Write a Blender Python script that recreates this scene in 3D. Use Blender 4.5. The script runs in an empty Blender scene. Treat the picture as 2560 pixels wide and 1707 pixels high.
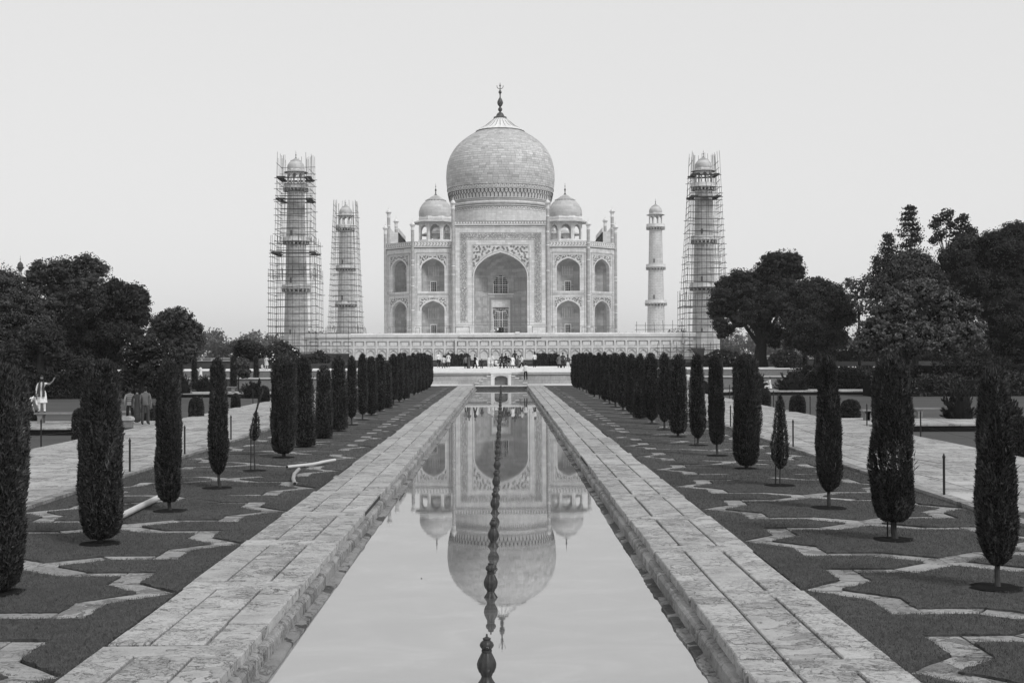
import bpy, bmesh, math, random
import numpy as np
from mathutils import Matrix, Vector, Euler
R = math.radians
PI = math.pi
random.seed(7); rng = np.random.default_rng(11)
scn = bpy.context.scene
COL = scn.collection
# ------------------------------------------------------------------ camera
EYE = 3.05; FPX = 3220.0; VX, VY = 1257.0, 883.0; CX = 0.18; ROLL = 0.0038
cam = bpy.data.cameras.new('camera'); co = bpy.data.objects.new('camera', cam); COL.objects.link(co)
cam.sensor_width = 36; cam.lens = 36*FPX/2560; cam.clip_start = 0.1; cam.clip_end = 9000
yaw = math.atan(23/FPX); pitch = math.atan(29.5/FPX)
co.matrix_world = Matrix.Translation((CX, 0, EYE)) @ Matrix.Rotation(-yaw, 4, 'Z') @ Matrix.Rotation(PI/2+pitch, 4, 'X') @ Matrix.Rotation(-ROLL, 4, 'Z')
scn.camera = co
# ------------------------------------------------------------------ sky, sun
SUN_EL, SUN_AZ = R(46), R(138)      # azimuth clockwise from +Y (north)
wd = bpy.data.worlds.new("World"); scn.world = wd; wd.use_nodes = True
nt = wd.node_tree; nt.nodes.clear()
sky = nt.nodes.new('ShaderNodeTexSky'); sky.sky_type = 'NISHITA'; sky.sun_disc = False
sky.sun_elevation = SUN_EL; sky.sun_rotation = SUN_AZ; sky.air_density = 1.4; sky.dust_density = 1.6; sky.ozone_density = 1
bw = nt.nodes.new('ShaderNodeRGBToBW'); pw = nt.nodes.new('ShaderNodeMath'); pw.operation = 'POWER'; pw.inputs[1].default_value = 0.14
ml = nt.nodes.new('ShaderNodeMath'); ml.operation = 'MULTIPLY'; ml.inputs[1].default_value = 6.5
bg = nt.nodes.new('ShaderNodeBackground'); bg.inputs['Strength'].default_value = 0.1
wo = nt.nodes.new('ShaderNodeOutputWorld')
nt.links.new(sky.outputs[0], bw.inputs[0]); nt.links.new(bw.outputs[0], pw.inputs[0]); nt.links.new(pw.outputs[0], ml.inputs[0])
nt.links.new(ml.outputs[0], bg.inputs['Color']); nt.links.new(bg.outputs[0], wo.inputs[0])
sl = bpy.data.lights.new('sun', 'SUN'); sl.energy = 2.1; sl.angle = R(14); sl.color = (1, 1, 1)
so = bpy.data.objects.new('sun', sl); COL.objects.link(so)
sd = Vector((math.sin(SUN_AZ)*math.cos(SUN_EL), math.cos(SUN_AZ)*math.cos(SUN_EL), math.sin(SUN_EL)))
so.rotation_euler = sd.to_track_quat('Z', 'Y').to_euler(); so.location = (60, -60, 90)
vs = scn.view_settings; vs.view_transform = 'Standard'; vs.look = 'None'; vs.exposure = 0; vs.gamma = 1; vs.use_curve_mapping = False
HAZE = 0.00014

# ------------------------------------------------------------------ helpers
def W(px, py, D):
    "point of the survey: picture bearing and distance to world"
    return Vector((CX+(px-VX-ROLL*(py-VY))*D/FPX, D, EYE-(py-VY+ROLL*(px-VX))*D/FPX))
def G(px, py, z=0.0):
    D = (EYE-z)*FPX/(py-VY+ROLL*(px-VX))
    return Vector((CX+(px-VX-ROLL*(py-VY))*D/FPX, D, z))
def put(o, label=None, cat=None, group=None, kind=None):
    if label: o['label'] = label
    if cat: o['category'] = cat
    if group: o['group'] = group
    if kind: o['kind'] = kind
    return o
def empty(name, loc=(0, 0, 0), rz=0, **k):
    o = bpy.data.objects.new(name, None); COL.objects.link(o); o.location = loc; o.rotation_euler = (0, 0, rz)
    o.empty_display_size = .2
    return put(o, **k)
def link(name, me, parent=None, loc=None, **k):
    o = bpy.data.objects.new(name, me); COL.objects.link(o)
    if parent: o.parent = parent
    if loc is not None: o.location = loc
    return put(o, **k)
def copyo(o, parent=None, loc=None, rz=None):
    c = o.copy(); COL.objects.link(c)
    if parent: c.parent = parent
    if loc is not None: c.location = loc
    if rz is not None: c.rotation_euler = (0, 0, rz)
    return c
def copy_tree(o, parent=None):
    c = o.copy(); COL.objects.link(c); c.parent = parent
    for ch in [x for x in o.children]: copy_tree(ch, c)
    return c
class MB:
    def __init__(s): s.v = []; s.f = []; s.mi = []; s.T = Matrix.Identity(4); s.m = 0
    def add(s, vs_, fs):
        b = len(s.v); T = s.T
        s.v.extend([tuple(T @ Vector(p)) for p in vs_])
        for f in fs: s.f.append([b+i for i in f]); s.mi.append(s.m)
        return s
    def box(s, x0, x1, y0, y1, z0, z1):
        return s.add([(x0,y0,z0),(x1,y0,z0),(x1,y1,z0),(x0,y1,z0),(x0,y0,z1),(x1,y0,z1),(x1,y1,z1),(x0,y1,z1)],
              [(0,3,2,1),(4,5,6,7),(0,1,5,4),(1,2,6,5),(2,3,7,6),(3,0,4,7)])
    def prism(s, poly, z0, z1, bottom=False):
        n = len(poly); vs_ = [(x, y, z0) for x, y in poly]+[(x, y, z1) for x, y in poly]
        fs = [tuple(range(n, 2*n))]+[(i, (i+1) % n, n+(i+1) % n, n+i) for i in range(n)]
        if bottom: fs.append(tuple(reversed(range(n))))
        return s.add(vs_, fs)
    def lathe(s, prof, n=24, c=(0, 0, 0), rot=0.0, flute=0.0, nf=0, caps=True):
        vs_ = []; fs = []; m = len(prof)
        for r, z in prof:
            for i in range(n):
                a = rot+2*PI*i/n; rr = r*(1+flute*math.cos(nf*(a-rot))) if nf else r
                vs_.append((c[0]+rr*math.cos(a), c[1]+rr*math.sin(a), c[2]+z))
        for j in range(m-1):
            for i in range(n):
                k = (i+1) % n; fs.append((j*n+i, j*n+k, (j+1)*n+k, (j+1)*n+i))
        if caps: fs.append(tuple(range((m-1)*n, m*n))); fs.append(tuple(reversed(range(n))))
        return s.add(vs_, fs)
    def tube(s, pts, r, n=6, r1=None):
        pts = [Vector(p) for p in pts]; m = len(pts); vs_ = []; fs = []
        for j, p in enumerate(pts):
            d = (pts[min(j+1, m-1)]-pts[max(j-1, 0)]).normalized()
            up = Vector((0, 0, 1)) if abs(d.z) < .9 else Vector((1, 0, 0))
            a = d.cross(up).normalized(); b = a.cross(d)
            rr = r if r1 is None else r+(r1-r)*j/(m-1)
            for i in range(n):
                t = 2*PI*i/n; vs_.append(tuple(p+a*rr*math.cos(t)+b*rr*math.sin(t)))
        for j in range(m-1):
            for i in range(n):
                k = (i+1) % n; fs.append((j*n+i, j*n+k, (j+1)*n+k, (j+1)*n+i))
        fs.append(tuple(range((m-1)*n, m*n))); fs.append(tuple(reversed(range(n))))
        return s.add(vs_, fs)
    def mesh(s, name, mats, smooth=False):
        me = bpy.data.meshes.new(name); me.from_pydata(s.v, [], s.f)
        if not isinstance(mats, (list, tuple)): mats = [mats]
        for m in mats: me.materials.append(m)
        if len(mats) > 1: me.polygons.foreach_set('material_index', s.mi)
        bm = bmesh.new(); bm.from_mesh(me); bmesh.ops.recalc_face_normals(bm, faces=bm.faces[:]); bm.to_mesh(me); bm.free()
        if smooth: me.shade_smooth(); me.set_sharp_from_angle(angle=R(38))
        me.update(); return me
    def obj(s, name, mats, parent=None, loc=None, smooth=False, **k):
        return link(name, s.mesh(name, mats, smooth), parent, loc, **k)
def np_mesh(name, V, F, mats, midx=None):
    "V (n,3), F (m,k) all faces the same size"
    me = bpy.data.meshes.new(name); n, k = F.shape
    me.vertices.add(len(V)); me.vertices.foreach_set('co', np.ascontiguousarray(V, dtype=np.float32).ravel())
    me.loops.add(n*k); me.loops.foreach_set('vertex_index', np.ascontiguousarray(F, dtype=np.int32).ravel())
    me.polygons.add(n); me.polygons.foreach_set('loop_start', np.arange(0, n*k, k, dtype=np.int32))
    if not isinstance(mats, (list, tuple)): mats = [mats]
    for m in mats: me.materials.append(m)
    if midx is not None: me.polygons.foreach_set('material_index', np.ascontiguousarray(midx, dtype=np.int32))
    me.update(calc_edges=True); return me

# ------------------------------------------------------------------ materials (the photograph is black and white: greys only)
class N:
    def __init__(s, name):
        s.m = bpy.data.materials.new(name); s.m.use_nodes = True; s.t = s.m.node_tree; s.n = s.t.nodes
        s.b = s.n['Principled BSDF']; s.b.inputs['Specular IOR Level'].default_value = .25
    def new(s, ty, **k):
        x = s.n.new(ty)
        for a, b in k.items():
            if a.startswith('i_'):
                nm = a[2:].replace('_', ' ')
                x.inputs[int(nm) if nm.isdigit() else nm].default_value = b
            else: setattr(x, a, b)
        return x
    def l(s, a, b): s.t.links.new(a, b)
    def math(s, op, a, b=None, c=None, clamp=False):
        x = s.n.new('ShaderNodeMath'); x.operation = op; x.use_clamp = clamp
        for i, v in enumerate((a, b, c)):
            if v is None: continue
            if isinstance(v, (int, float)): x.inputs[i].default_value = v
            else: s.l(v, x.inputs[i])
        return x.outputs[0]
    def coord(s, scale=(1, 1, 1), kind='Object'):
        tc = s.n.new('ShaderNodeTexCoord'); mp = s.n.new('ShaderNodeMapping'); mp.inputs['Scale'].default_value = scale
        s.l(tc.outputs[kind], mp.inputs[0]); return mp.outputs[0]
    def world(s, scale=(1, 1, 1)):
        tc = s.n.new('ShaderNodeNewGeometry'); mp = s.n.new('ShaderNodeMapping'); mp.inputs['Scale'].default_value = scale
        s.l(tc.outputs['Position'], mp.inputs[0]); return mp.outputs[0]
    def noise(s, vec, sc=5, det=4, rough=.6, dist=0.0):
        x = s.n.new('ShaderNodeTexNoise'); x.inputs['Scale'].default_value = sc; x.inputs['Detail'].default_value = det
        x.inputs['Roughness'].default_value = rough; x.inputs['Distortion'].default_value = dist
        s.l(vec, x.inputs['Vector']); return x.outputs['Fac']
    def ramp(s, v, stops, interp='LINEAR'):
        x = s.n.new('ShaderNodeValToRGB'); x.color_ramp.interpolation = interp; e = x.color_ramp.elements
        while len(e) < len(stops): e.new(.5)
        for el, (p, g) in zip(e, stops): el.position = p; el.color = (g, g, g, 1)
        s.l(v, x.inputs[0]); return x.outputs[0]
    def rnd(s):
        a = s.n.new('ShaderNodeObjectInfo'); b = s.n.new('ShaderNodeNewGeometry')
        return s.math('FRACT', s.math('ADD', a.outputs['Random'], b.outputs['Random Per Island']))
    def col(s, v): s.l(v, s.b.inputs['Base Color'])
    def bump(s, v, st=.3, d=.02):
        x = s.n.new('ShaderNodeBump'); x.inputs['Strength'].default_value = st; x.inputs['Distance'].default_value = d
        s.l(v, x.inputs['Height']); s.l(x.outputs[0], s.b.inputs['Normal'])
    def rough(s, v): s.b.inputs['Roughness'].default_value = v; return s
def plain(name, g, rough=.7, var=.15, sc=8, bump=0):
    n = N(name); n.rough(rough); f = n.noise(n.world(), sc, 4)
    if rough >= .85: n.b.inputs['Specular IOR Level'].default_value = 0.02
    n.col(n.ramp(f, [(.25, g*(1-var)), (.75, g*(1+var))]))
    if bump: n.bump(f, bump, .02)
    return n.m
def marble(name, base=.62, mode='flat', bw_=1.3, bh=.62, joint=.7, var=.16, rad=2.4, veins=.1):
    n = N(name); n.rough(.55)
    tc = n.new('ShaderNodeTexCoord'); sp = n.new('ShaderNodeSeparateXYZ'); n.l(tc.outputs['Object'], sp.inputs[0])
    if mode == 'flat': u = n.math('ADD', sp.outputs[0], n.math('MULTIPLY', sp.outputs[1], .73))
    else: u = n.math('MULTIPLY', n.math('ARCTAN2', sp.outputs[1], sp.outputs[0]), rad)
    cb = n.new('ShaderNodeCombineXYZ'); n.l(u, cb.inputs[0]); n.l(sp.outputs[2], cb.inputs[1])
    br = n.new('ShaderNodeTexBrick'); n.l(cb.outputs[0], br.inputs['Vector'])
    br.inputs['Scale'].default_value = 1; br.inputs['Brick Width'].default_value = bw_; br.inputs['Row Height'].default_value = bh
    br.inputs['Mortar Size'].default_value = .022; br.inputs['Mortar Smooth'].default_value = .3; br.offset = .5
    br.inputs['Color1'].default_value = (1-var,)*3+(1,); br.inputs['Color2'].default_value = (1+var*.55,)*3+(1,); br.inputs['Mortar'].default_value = (joint,)*3+(1,)
    w = n.world()
    big = n.ramp(n.noise(w, .22, 5, .65, .5), [(.25, .84), (.5, 1.0), (.8, 1.08)])
    vn = n.ramp(n.noise(n.world((1, 1, .45)), 1.7, 6, .7, 2.2), [(.42, 1), (.495, 1-veins), (.55, 1)])
    st = n.ramp(n.noise(n.world((1.6, 1.6, .12)), 1.2, 5, .7), [(.3, .86), (.55, 1.0)])
    x = n.math('MULTIPLY', n.math('MULTIPLY', br.outputs[0], big), n.math('MULTIPLY', vn, st))
    n.col(n.math('MULTIPLY', x, base)); n.bump(br.outputs[0], .25, .03)
    return n.m
def foliage(name, lo, hi, rough=.75, dead=0.0):
    n = N(name); n.rough(rough); n.b.inputs['Specular IOR Level'].default_value = .04
    a = n.new('ShaderNodeNewGeometry').outputs['Random Per Island']
    f = n.noise(n.world(), .9, 3)
    c = n.ramp(n.math('ADD', n.math('MULTIPLY', a, .6), n.math('MULTIPLY', f, .5)), [(.2, lo), (.9, hi)])
    if dead:
        dn = n.ramp(n.noise(n.world((3.5, 3.5, 1.3)), 1.4, 5, .7), [(.55, 1), (.68, 1+dead)])
        c = n.math('MULTIPLY', c, dn)
    n.col(c)
    return n.m
def flagstone(name, lo, hi, stretch=(1.2, 1.5, 1), flake=.5, sc=2.6):
    "worn sandstone flags whose top skin flakes off in layers"
    n = N(name); n.rough(.8)
    r = n.rnd(); w = n.world(stretch)
    of = n.new('ShaderNodeCombineXYZ'); n.l(n.math('MULTIPLY', r, 37.0), of.inputs[0]); n.l(n.math('MULTIPLY', r, 19.0), of.inputs[1])
    ad = n.new('ShaderNodeVectorMath'); ad.operation = 'ADD'; n.l(w, ad.inputs[0]); n.l(of.outputs[0], ad.inputs[1]); v = ad.outputs[0]
    f1 = n.noise(v, sc, 10, .62, .5)
    d = n.math('SUBTRACT', f1, n.math('MULTIPLY_ADD', r, .14, .36))
    lay = n.ramp(n.math('MULTIPLY_ADD', d, 5.0, .5, clamp=True), [(.40, 0), (.5, .35), (.53, 1)])      # upper skin kept / flaked away
    e1 = n.ramp(n.math('ABSOLUTE', d), [(0, .30), (.005, .6), (.013, 1)])
    f2 = n.noise(v, sc*3.4, 9, .66, .8)
    clus = n.ramp(n.noise(v, sc*.45, 4, .6), [(.38, 0), (.52, 1)])
    e2 = n.ramp(n.math('ABSOLUTE', n.math('SUBTRACT', f2, .5)), [(0, .38), (.012, .66), (.026, 1)])
    e2 = n.math('SUBTRACT', 1.0, n.math('MULTIPLY', n.math('SUBTRACT', 1.0, e2), clus))
    blot = n.ramp(n.noise(v, sc*.8, 6, .7), [(.28, .70), (.55, 1.04), (.8, 1.14)])
    grain = n.ramp(n.noise(n.world((1, 1, 1)), 34, 6, .8), [(.28, .78), (.72, 1.16)])
    pits = n.ramp(n.noise(n.world((1, 1, 1)), 15, 7, .8), [(.355, .5), (.40, 1)])
    tone = n.math('MULTIPLY_ADD', n.math('FRACT', n.math('MULTIPLY', r, 7.3)), .22, .89)
    base = n.math('MULTIPLY_ADD', lay, (hi-lo)*flake*2, lo)
    x = n.math('MULTIPLY', n.math('MULTIPLY', base, e1), n.math('MULTIPLY', e2, pits))
    x = n.math('MULTIPLY', n.math('MULTIPLY', x, blot), n.math('MULTIPLY', grain, tone))
    n.col(x)
    n.bump(n.math('ADD', n.math('MULTIPLY', lay, 1.0), n.math('ADD', n.math('MULTIPLY', grain, .4), n.math('MULTIPLY', e2, .6))), .8, .014)
    return n.m

M = {}
M['marble'] = marble('marble', .70)
M['marble_soft'] = marble('marble_soft', .76, joint=.86, var=.08, bw_=2.2, bh=1.0)
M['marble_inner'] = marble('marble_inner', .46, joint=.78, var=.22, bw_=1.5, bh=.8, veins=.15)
M['marble_round'] = marble('marble_round', .66, 'round', 1.1, .5, .8, .12, 13.3)
M['minaret'] = marble('minaret_marble', .64, 'round', 1.15, .52, .34, .1, 2.4)
M['minaret_grey'] = marble('minaret_marble_stained', .56, 'round', 1.15, .52, .34, .14, 2.4)
M['plinth'] = marble('plinth_marble', .70, 'flat', 1.3, .9, .88, .09)
def tone_mat():
    n = N('dome_block_marble'); n.rough(.6); r = n.rnd()
    t = n.ramp(r, [(0, .40), (.07, .48), (.45, .54), (.8, .58), (1, .65)])
    f = n.ramp(n.noise(n.world(), .5, 6, .7, .6), [(.25, .82), (.75, 1.1)])
    f2 = n.ramp(n.noise(n.world((1, 1, 2.2)), 1.9, 6, .75, 1.2), [(.33, .72), (.42, 1)])
    n.col(n.math('MULTIPLY', n.math('MULTIPLY', t, f), f2)); return n.m
M['dome_block'] = tone_mat()
M['platform_wall'] = marble('platform_marble', .44, joint=.7, var=.12, bw_=1.6, bh=.5, veins=.2)
M['joint'] = plain('joint_dark', .2, .9)
M['inlay'] = plain('inlay_dark', .055, .5)
M['inlay_mid'] = plain('inlay_grey', .12, .5); M['inlay_soft'] = plain('inlay_pale_grey', .30, .6)
M['inlay_script'] = plain('inlay_script', .25, .6); M['panel_shade'] = plain('panel_shade', .44, .8)
M['line'] = plain('line_dark', .13, .6)
M['dark'] = plain('dark_opening', .012, .8)
M['metal'] = plain('gilt_metal', .07, .42, .3, 5)
M['sand_dark'] = plain('dark_sandstone_and_shade', .07, .85, .25, 2, .3)
M['terrace'] = plain('terrace_sandstone', .05, .85, .25, .8, .3)
M['flag'] = flagstone('flagstone', .305, .385, sc=1.5)
M['flag_side'] = flagstone('flagstone_path', .30, .38, (1, 1.2, 1), .5, 1.1)
M['flag_star'] = flagstone('flagstone_parterre', .18, .29, (1, 1.2, 1), .5, 1.8)
M['wet_stone'] = flagstone('wet_stone', .07, .22, (1, 1, 1), .5, 1.3)
M['coping'] = flagstone('coping_stone', .20, .28, (1, 1, 1), .5, 1.4)
M['white'] = plain('white_marble_edge', .66, .6, .1, 3)
M['soil'] = plain('soil', .014, .95, .3, 12, .4)
M['cyp'] = foliage('cypress_needles', .009, .088, dead=1.1)
M['cyp_core'] = plain('cypress_core', .012, .9, .4, 9, .6)  # near-black colour stands in for the shade inside the foliage
M['leaf'] = foliage('tree_leaves', .02, .11)
M['leaf_l'] = foliage('tree_leaves_pale', .03, .15)
M['leaf_far'] = foliage('far_leaves_hazed', .07, .15)  # paler than the near leaves: distance haze is put into the colour
M['leaf_d'] = foliage('tree_leaves_dark', .010, .068)
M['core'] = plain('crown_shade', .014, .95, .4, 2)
M['bark'] = plain('bark', .05, .9, .35, 6, .6)
M['bark_d'] = plain('bark_dark', .025, .9, .35, 6, .5)
M['bamboo'] = plain('bamboo', .055, .7, .35, 1.5)
M['plank'] = plain('scaffold_plank', .05, .8, .3, 1.5)
M['tarp'] = plain('tarpaulin', .035, .7, .3, 1)
M['fountain'] = plain('fountain_stone', .035, .38, .5, 14, .35)
M['post'] = plain('post_iron', .02, .5)
M['blossom'] = plain('blossom', .7, .6)
M['pipe'] = plain('pipe_white', .5, .4, .1, 3)
M['pipe_dull'] = plain('pipe_dull', .3, .5, .2, 5); M['pipe_in'] = plain('pipe_inside', .02, .8)
M['bench'] = plain('bench_stone', .20, .8, .2, 4, .2)
def grass_mat():
    n = N('grass'); n.rough(.9); n.b.inputs['Specular IOR Level'].default_value = .1
    a = n.ramp(n.noise(n.world(), .35, 5, .6), [(.3, .78), (.7, 1.15)])
    b = n.ramp(n.noise(n.world((1, .5, 1)), 22, 5, .8), [(.25, .5), (.75, 1.4)])
    c = n.ramp(n.noise(n.world((1, 1, 1)), 3.5, 4, .7), [(.3, .8), (.7, 1.15)])
    n.col(n.math('MULTIPLY', n.math('MULTIPLY', a, b), n.math('MULTIPLY', c, .088)))
    n.bump(n.noise(n.world(), 40, 4, .8), .7, .03); return n.m
M['grass'] = grass_mat()
def grass_far():
    n = N('side_lawn_grass'); n.rough(.95); n.b.inputs['Specular IOR Level'].default_value = .05
    a = n.ramp(n.noise(n.world((.3, 1, 1)), .5, 6, .7), [(.3, .8), (.7, 1.18)])
    b = n.ramp(n.noise(n.world(), 9, 4, .8), [(.25, .75), (.75, 1.2)])
    n.col(n.math('MULTIPLY', n.math('MULTIPLY', a, b), .082)); return n.m
M['grass_far'] = grass_far()
M['blade'] = foliage('grass_blades', .04, .135)
def water_mat():
    n = N('water'); t = n.t
    out = n.n['Material Output']
    w = n.world((1, 1, 1))
    rip = n.noise(n.world((1.1, 3.2, 1)), 2.0, 3, .55); rip2 = n.noise(n.world((1.5, 6, 1)), 6, 2, .5)
    bp = n.new('ShaderNodeBump'); bp.inputs['Strength'].default_value = .05; bp.inputs['Distance'].default_value = .0022
    n.l(n.math('ADD', rip, n.math('MULTIPLY', rip2, .25)), bp.inputs['Height'])
    gl = n.new('ShaderNodeBsdfGlossy'); gl.inputs['Roughness'].default_value = .0; gl.inputs['Color'].default_value = (.84,)*3+(1,)
    n.l(bp.outputs[0], gl.inputs['Normal'])
    df = n.new('ShaderNodeBsdfDiffuse')
    sc = n.ramp(n.noise(n.world((.6, 1.0, 1)), 1.1, 8, .75, .8), [(.40, .11), (.52, .15), (.68, .27)])
    n.l(sc, df.inputs['Color'])
    fr = n.new('ShaderNodeFresnel'); fr.inputs['IOR'].default_value = 2.1; n.l(bp.outputs[0], fr.inputs['Normal'])
    mx = n.new('ShaderNodeMixShader'); n.l(n.math('ADD', n.math('MULTIPLY', fr.outputs[0], .20), .58, clamp=True), mx.inputs[0])
    n.l(df.outputs[0], mx.inputs[1]); n.l(gl.outputs[0], mx.inputs[2]); n.l(mx.outputs[0], out.inputs['Surface'])
    return n.m
M['water'] = water_mat()

def strip(mb, pts, w, y, th=.02):
    "flat ribbon in a wall plane through (x,z) points"
    P = [Vector((a, b)) for a, b in pts]; V = []
    for i, p in enumerate(P):
        d = (P[min(i+1, len(P)-1)]-P[max(i-1, 0)]); d = d.normalized() if d.length > 1e-6 else Vector((1, 0))
        nn = Vector((-d.y, d.x))*w/2; V += [((p+nn).x, y, (p+nn).y), ((p-nn).x, y, (p-nn).y)]
    mb.add(V, [(2*i, 2*i+1, 2*i+3, 2*i+2) for i in range(len(P)-1)])
def rect_lines(mb, x0, x1, z0, z1, w, y, bottom=True):
    mb.box(x0, x1, y, y+.03, z1-w, z1); mb.box(x0, x0+w, y, y+.03, z0, z1-w-.001); mb.box(x1-w, x1, y, y+.03, z0, z1-w-.001)
    if bottom: mb.box(x0+w+.001, x1-w-.001, y, y+.03, z0, z0+w)
# ================================================================== THE GROUND
def quad_sheet(name, rects, z, mat, **k):
    mb = MB()
    for x0, x1, y0, y1 in rects: mb.add([(x0,y0,z),(x1,y0,z),(x1,y1,z),(x0,y1,z)], [(0,1,2,3)])
    return mb.obj(name, mat, **k)
quad_sheet('ground', [(-1800,-9.25,-30,123.4),(9.25,1800,-30,123.4),(-1800,1800,-45,-30),(-1800,1800,123.4,3700)], -.32, M['grass_far'], kind='structure')
quad_sheet('pool_floor', [(-2.6, 2.6, -30, 123)], -1.0, M['sand_dark'], kind='structure')
# water with a gently uneven edge against the silted ledge
mb = MB(); ys = np.arange(-2, 122.9, .5); vs_ = []
for y in ys: vs_ += [(-2.40, y, -.35), (2.40, y, -.35)]
mb.add(vs_, [(2*i, 2*i+1, 2*i+3, 2*i+2) for i in range(len(ys)-1)])
wo_ = mb.obj('water', M['water'], kind='structure')
if wo_.data.polygons[0].normal.z < 0: wo_.data.flip_normals()
WALK_IN, WALK_OUT = 2.5, 4.06
YC = lambda i: 16.75+4.33*i
XC = 6.68
for s in (-1, 1):
    wk = empty('walkway', (0, 0, 0), kind='structure')
    # flagstones: three columns of long slabs between narrow cross bands
    cols = [WALK_IN, 2.97, 3.56, 4.04]
    slabs = []; y = 8.0 if s < 0 else 7.6; random.seed(21+s)
    sideoff = 0
    starts = [13.15+3.77*k for k in range(-2, 30)] if s < 0 else [12.35+3.78*k for k in range(-2, 30)]
    for k, ys0 in enumerate(starts):
        b = .42+.12*random.random(); nxt = ys0+(3.77 if s < 0 else 3.78)
        if ys0 > 121.6: break
        nb = 1 if random.random() < .6 else 2
        cut = [WALK_IN-.02, WALK_OUT+random.uniform(-.03, .02)] if nb == 1 else [WALK_IN-.02, random.choice([2.97, 3.56]), WALK_OUT]
        for a, c in zip(cut[:-1], cut[1:]): slabs.append((a, c, ys0, ys0+b))
        for j in range(3):
            x0, x1 = cols[j], cols[j+1]
            if j == 2: x1 += random.uniform(-.04, .03)
            if j == 0: x0 += random.uniform(-.02, .012)
            yy = ys0+b; sp = []
            if random.random() < (.12 if k < 8 else .38): sp = [random.uniform(.2, .85)]
            if random.random() < .06: sp = [.33, .7]
            ed = [yy]+[yy+(nxt-yy)*q for q in sp]+[nxt]
            for e0, e1 in zip(ed[:-1], ed[1:]): slabs.append((x0, x1, e0, min(e1, 122.6)))
    g = .015
    for k, (x0, x1, y0, y1) in enumerate(slabs):
        if y1-y0 < .1: continue
        mb = MB(); dz = random.uniform(-.012, .006); t = random.uniform(-.006, .006)
        zt = dz
        nx = 2; 
        a, b2 = x0+g, x1-g; c, d = y0+g, y1-g
        bv = .012
        pts = [(a, c), (b2, c), (b2, d), (a, d)]
        ins = [(a+bv, c+bv), (b2-bv, c+bv), (b2-bv, d-bv), (a+bv, d-bv)]
        V = [(s*x, y_, -.13) for x, y_ in pts]+[(s*x, y_, zt-.012+t*(x-a)) for x, y_ in pts]+[(s*x, y_, zt+t*(x-a)) for x, y_ in ins]
        mb.add(V, [(0,1,5,4),(1,2,6,5),(2,3,7,6),(3,0,4,7),(4,5,9,8),(5,6,10,9),(6,7,11,10),(7,4,8,11),(8,9,10,11)])
        mb.obj('flagstone', M['flag'], wk)
    mb = MB(); x0, x1 = sorted((s*2.52, s*4.02)); mb.box(x0, x1, 4, 122.7, -1, -.05)
    mb.obj('bedding', M['sand_dark'], wk)
    # lower ledge stones and silted shelf by the water
    led = empty('pool_edge', (0, 0, 0), kind='structure')
    y = 7.0; random.seed(5+s); n_l = 0
    while y < 122:
        L = random.uniform(1.8, 3.4); xo = 2.405+random.uniform(-.009, .009); zt = -.135+random.uniform(-.01, .008)
        V = [(2.52, y+.01, -.5), (xo, y+.01, -.5), (xo, y+.01, zt-.035), (xo+.03, y+.01, zt), (2.52, y+.01, zt+.01)]
        V2 = [(a, min(y+L-.01, 122.8), c) for a, b, c in V]
        mb = MB(); mb.add([(s*a, b, c) for a, b, c in V+V2], [(0,1,2,3,4),(9,8,7,6,5)]+[(i, (i+1) % 5, 5+(i+1) % 5, 5+i) for i in range(5)])
        mb.obj('ledge_stone', M['coping'], led); y += L
    mb = MB(); ys = np.arange(7, 122.9, .12); vs_ = []
    ph = random.random()*9
    for y in ys:
        w_ = 2.285+.010*math.sin(y*.8+ph)+.007*math.sin(y*3.7+ph)+.016*(random.random()-.5)
        if s > 0 and 17.2 < y < 17.9: w_ += .04
        zz = -.318+.008*math.sin(y*.9)
        vs_ += [(s*2.45, y, zz+.012+.008*random.random()), (s*2.36, y, zz+.004*(random.random()-.5)), (s*w_, y, zz-.012), (s*(w_-.012), y, -.45)]
    mb.add(vs_, [(4*i+j, 4*i+j+1, 4*i+5+j, 4*i+4+j) for i in range(len(ys)-1) for j in range(3)])
    mb.obj('silt_shelf', M['wet_stone'], led)

# parterre: star beds of grass framed with flat stones
Q_IN = [(0,0),(2.11,0),(1.53,.59),(1.53,1.24),(.70,1.24),(0,1.78)]
Q_OUT = [(0,0),(2.62,0),(1.93,.72),(1.93,1.6),(.95,1.6),(.28,2.165),(0,2.165)]
STN = [[(2.60,.0),(1.93,.70),(1.53,.59),(2.11,0)], [(1.93,.73),(1.93,1.6),(1.54,1.6),(1.53,.62)],
       [(1.52,1.6),(.96,1.6),(.71,1.24),(1.52,1.24)], [(.94,1.6),(.28,2.155),(0,2.155),(0,1.78),(.69,1.25)]]
def rag(poly, amp, step=.09):
    out = []
    n = len(poly)
    for i in range(n):
        a = Vector(poly[i]); b = Vector(poly[(i+1) % n]); L = (b-a).length; k = max(1, int(L/step))
        nn = Vector((-(b-a).y, (b-a).x)).normalized() if L > 1e-6 else Vector((0, 0))
        for j in range(k):
            p = a+(b-a)*j/k+nn*random.uniform(-amp, amp); out.append((p.x, p.y))
    return out
SKIP = []
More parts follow.
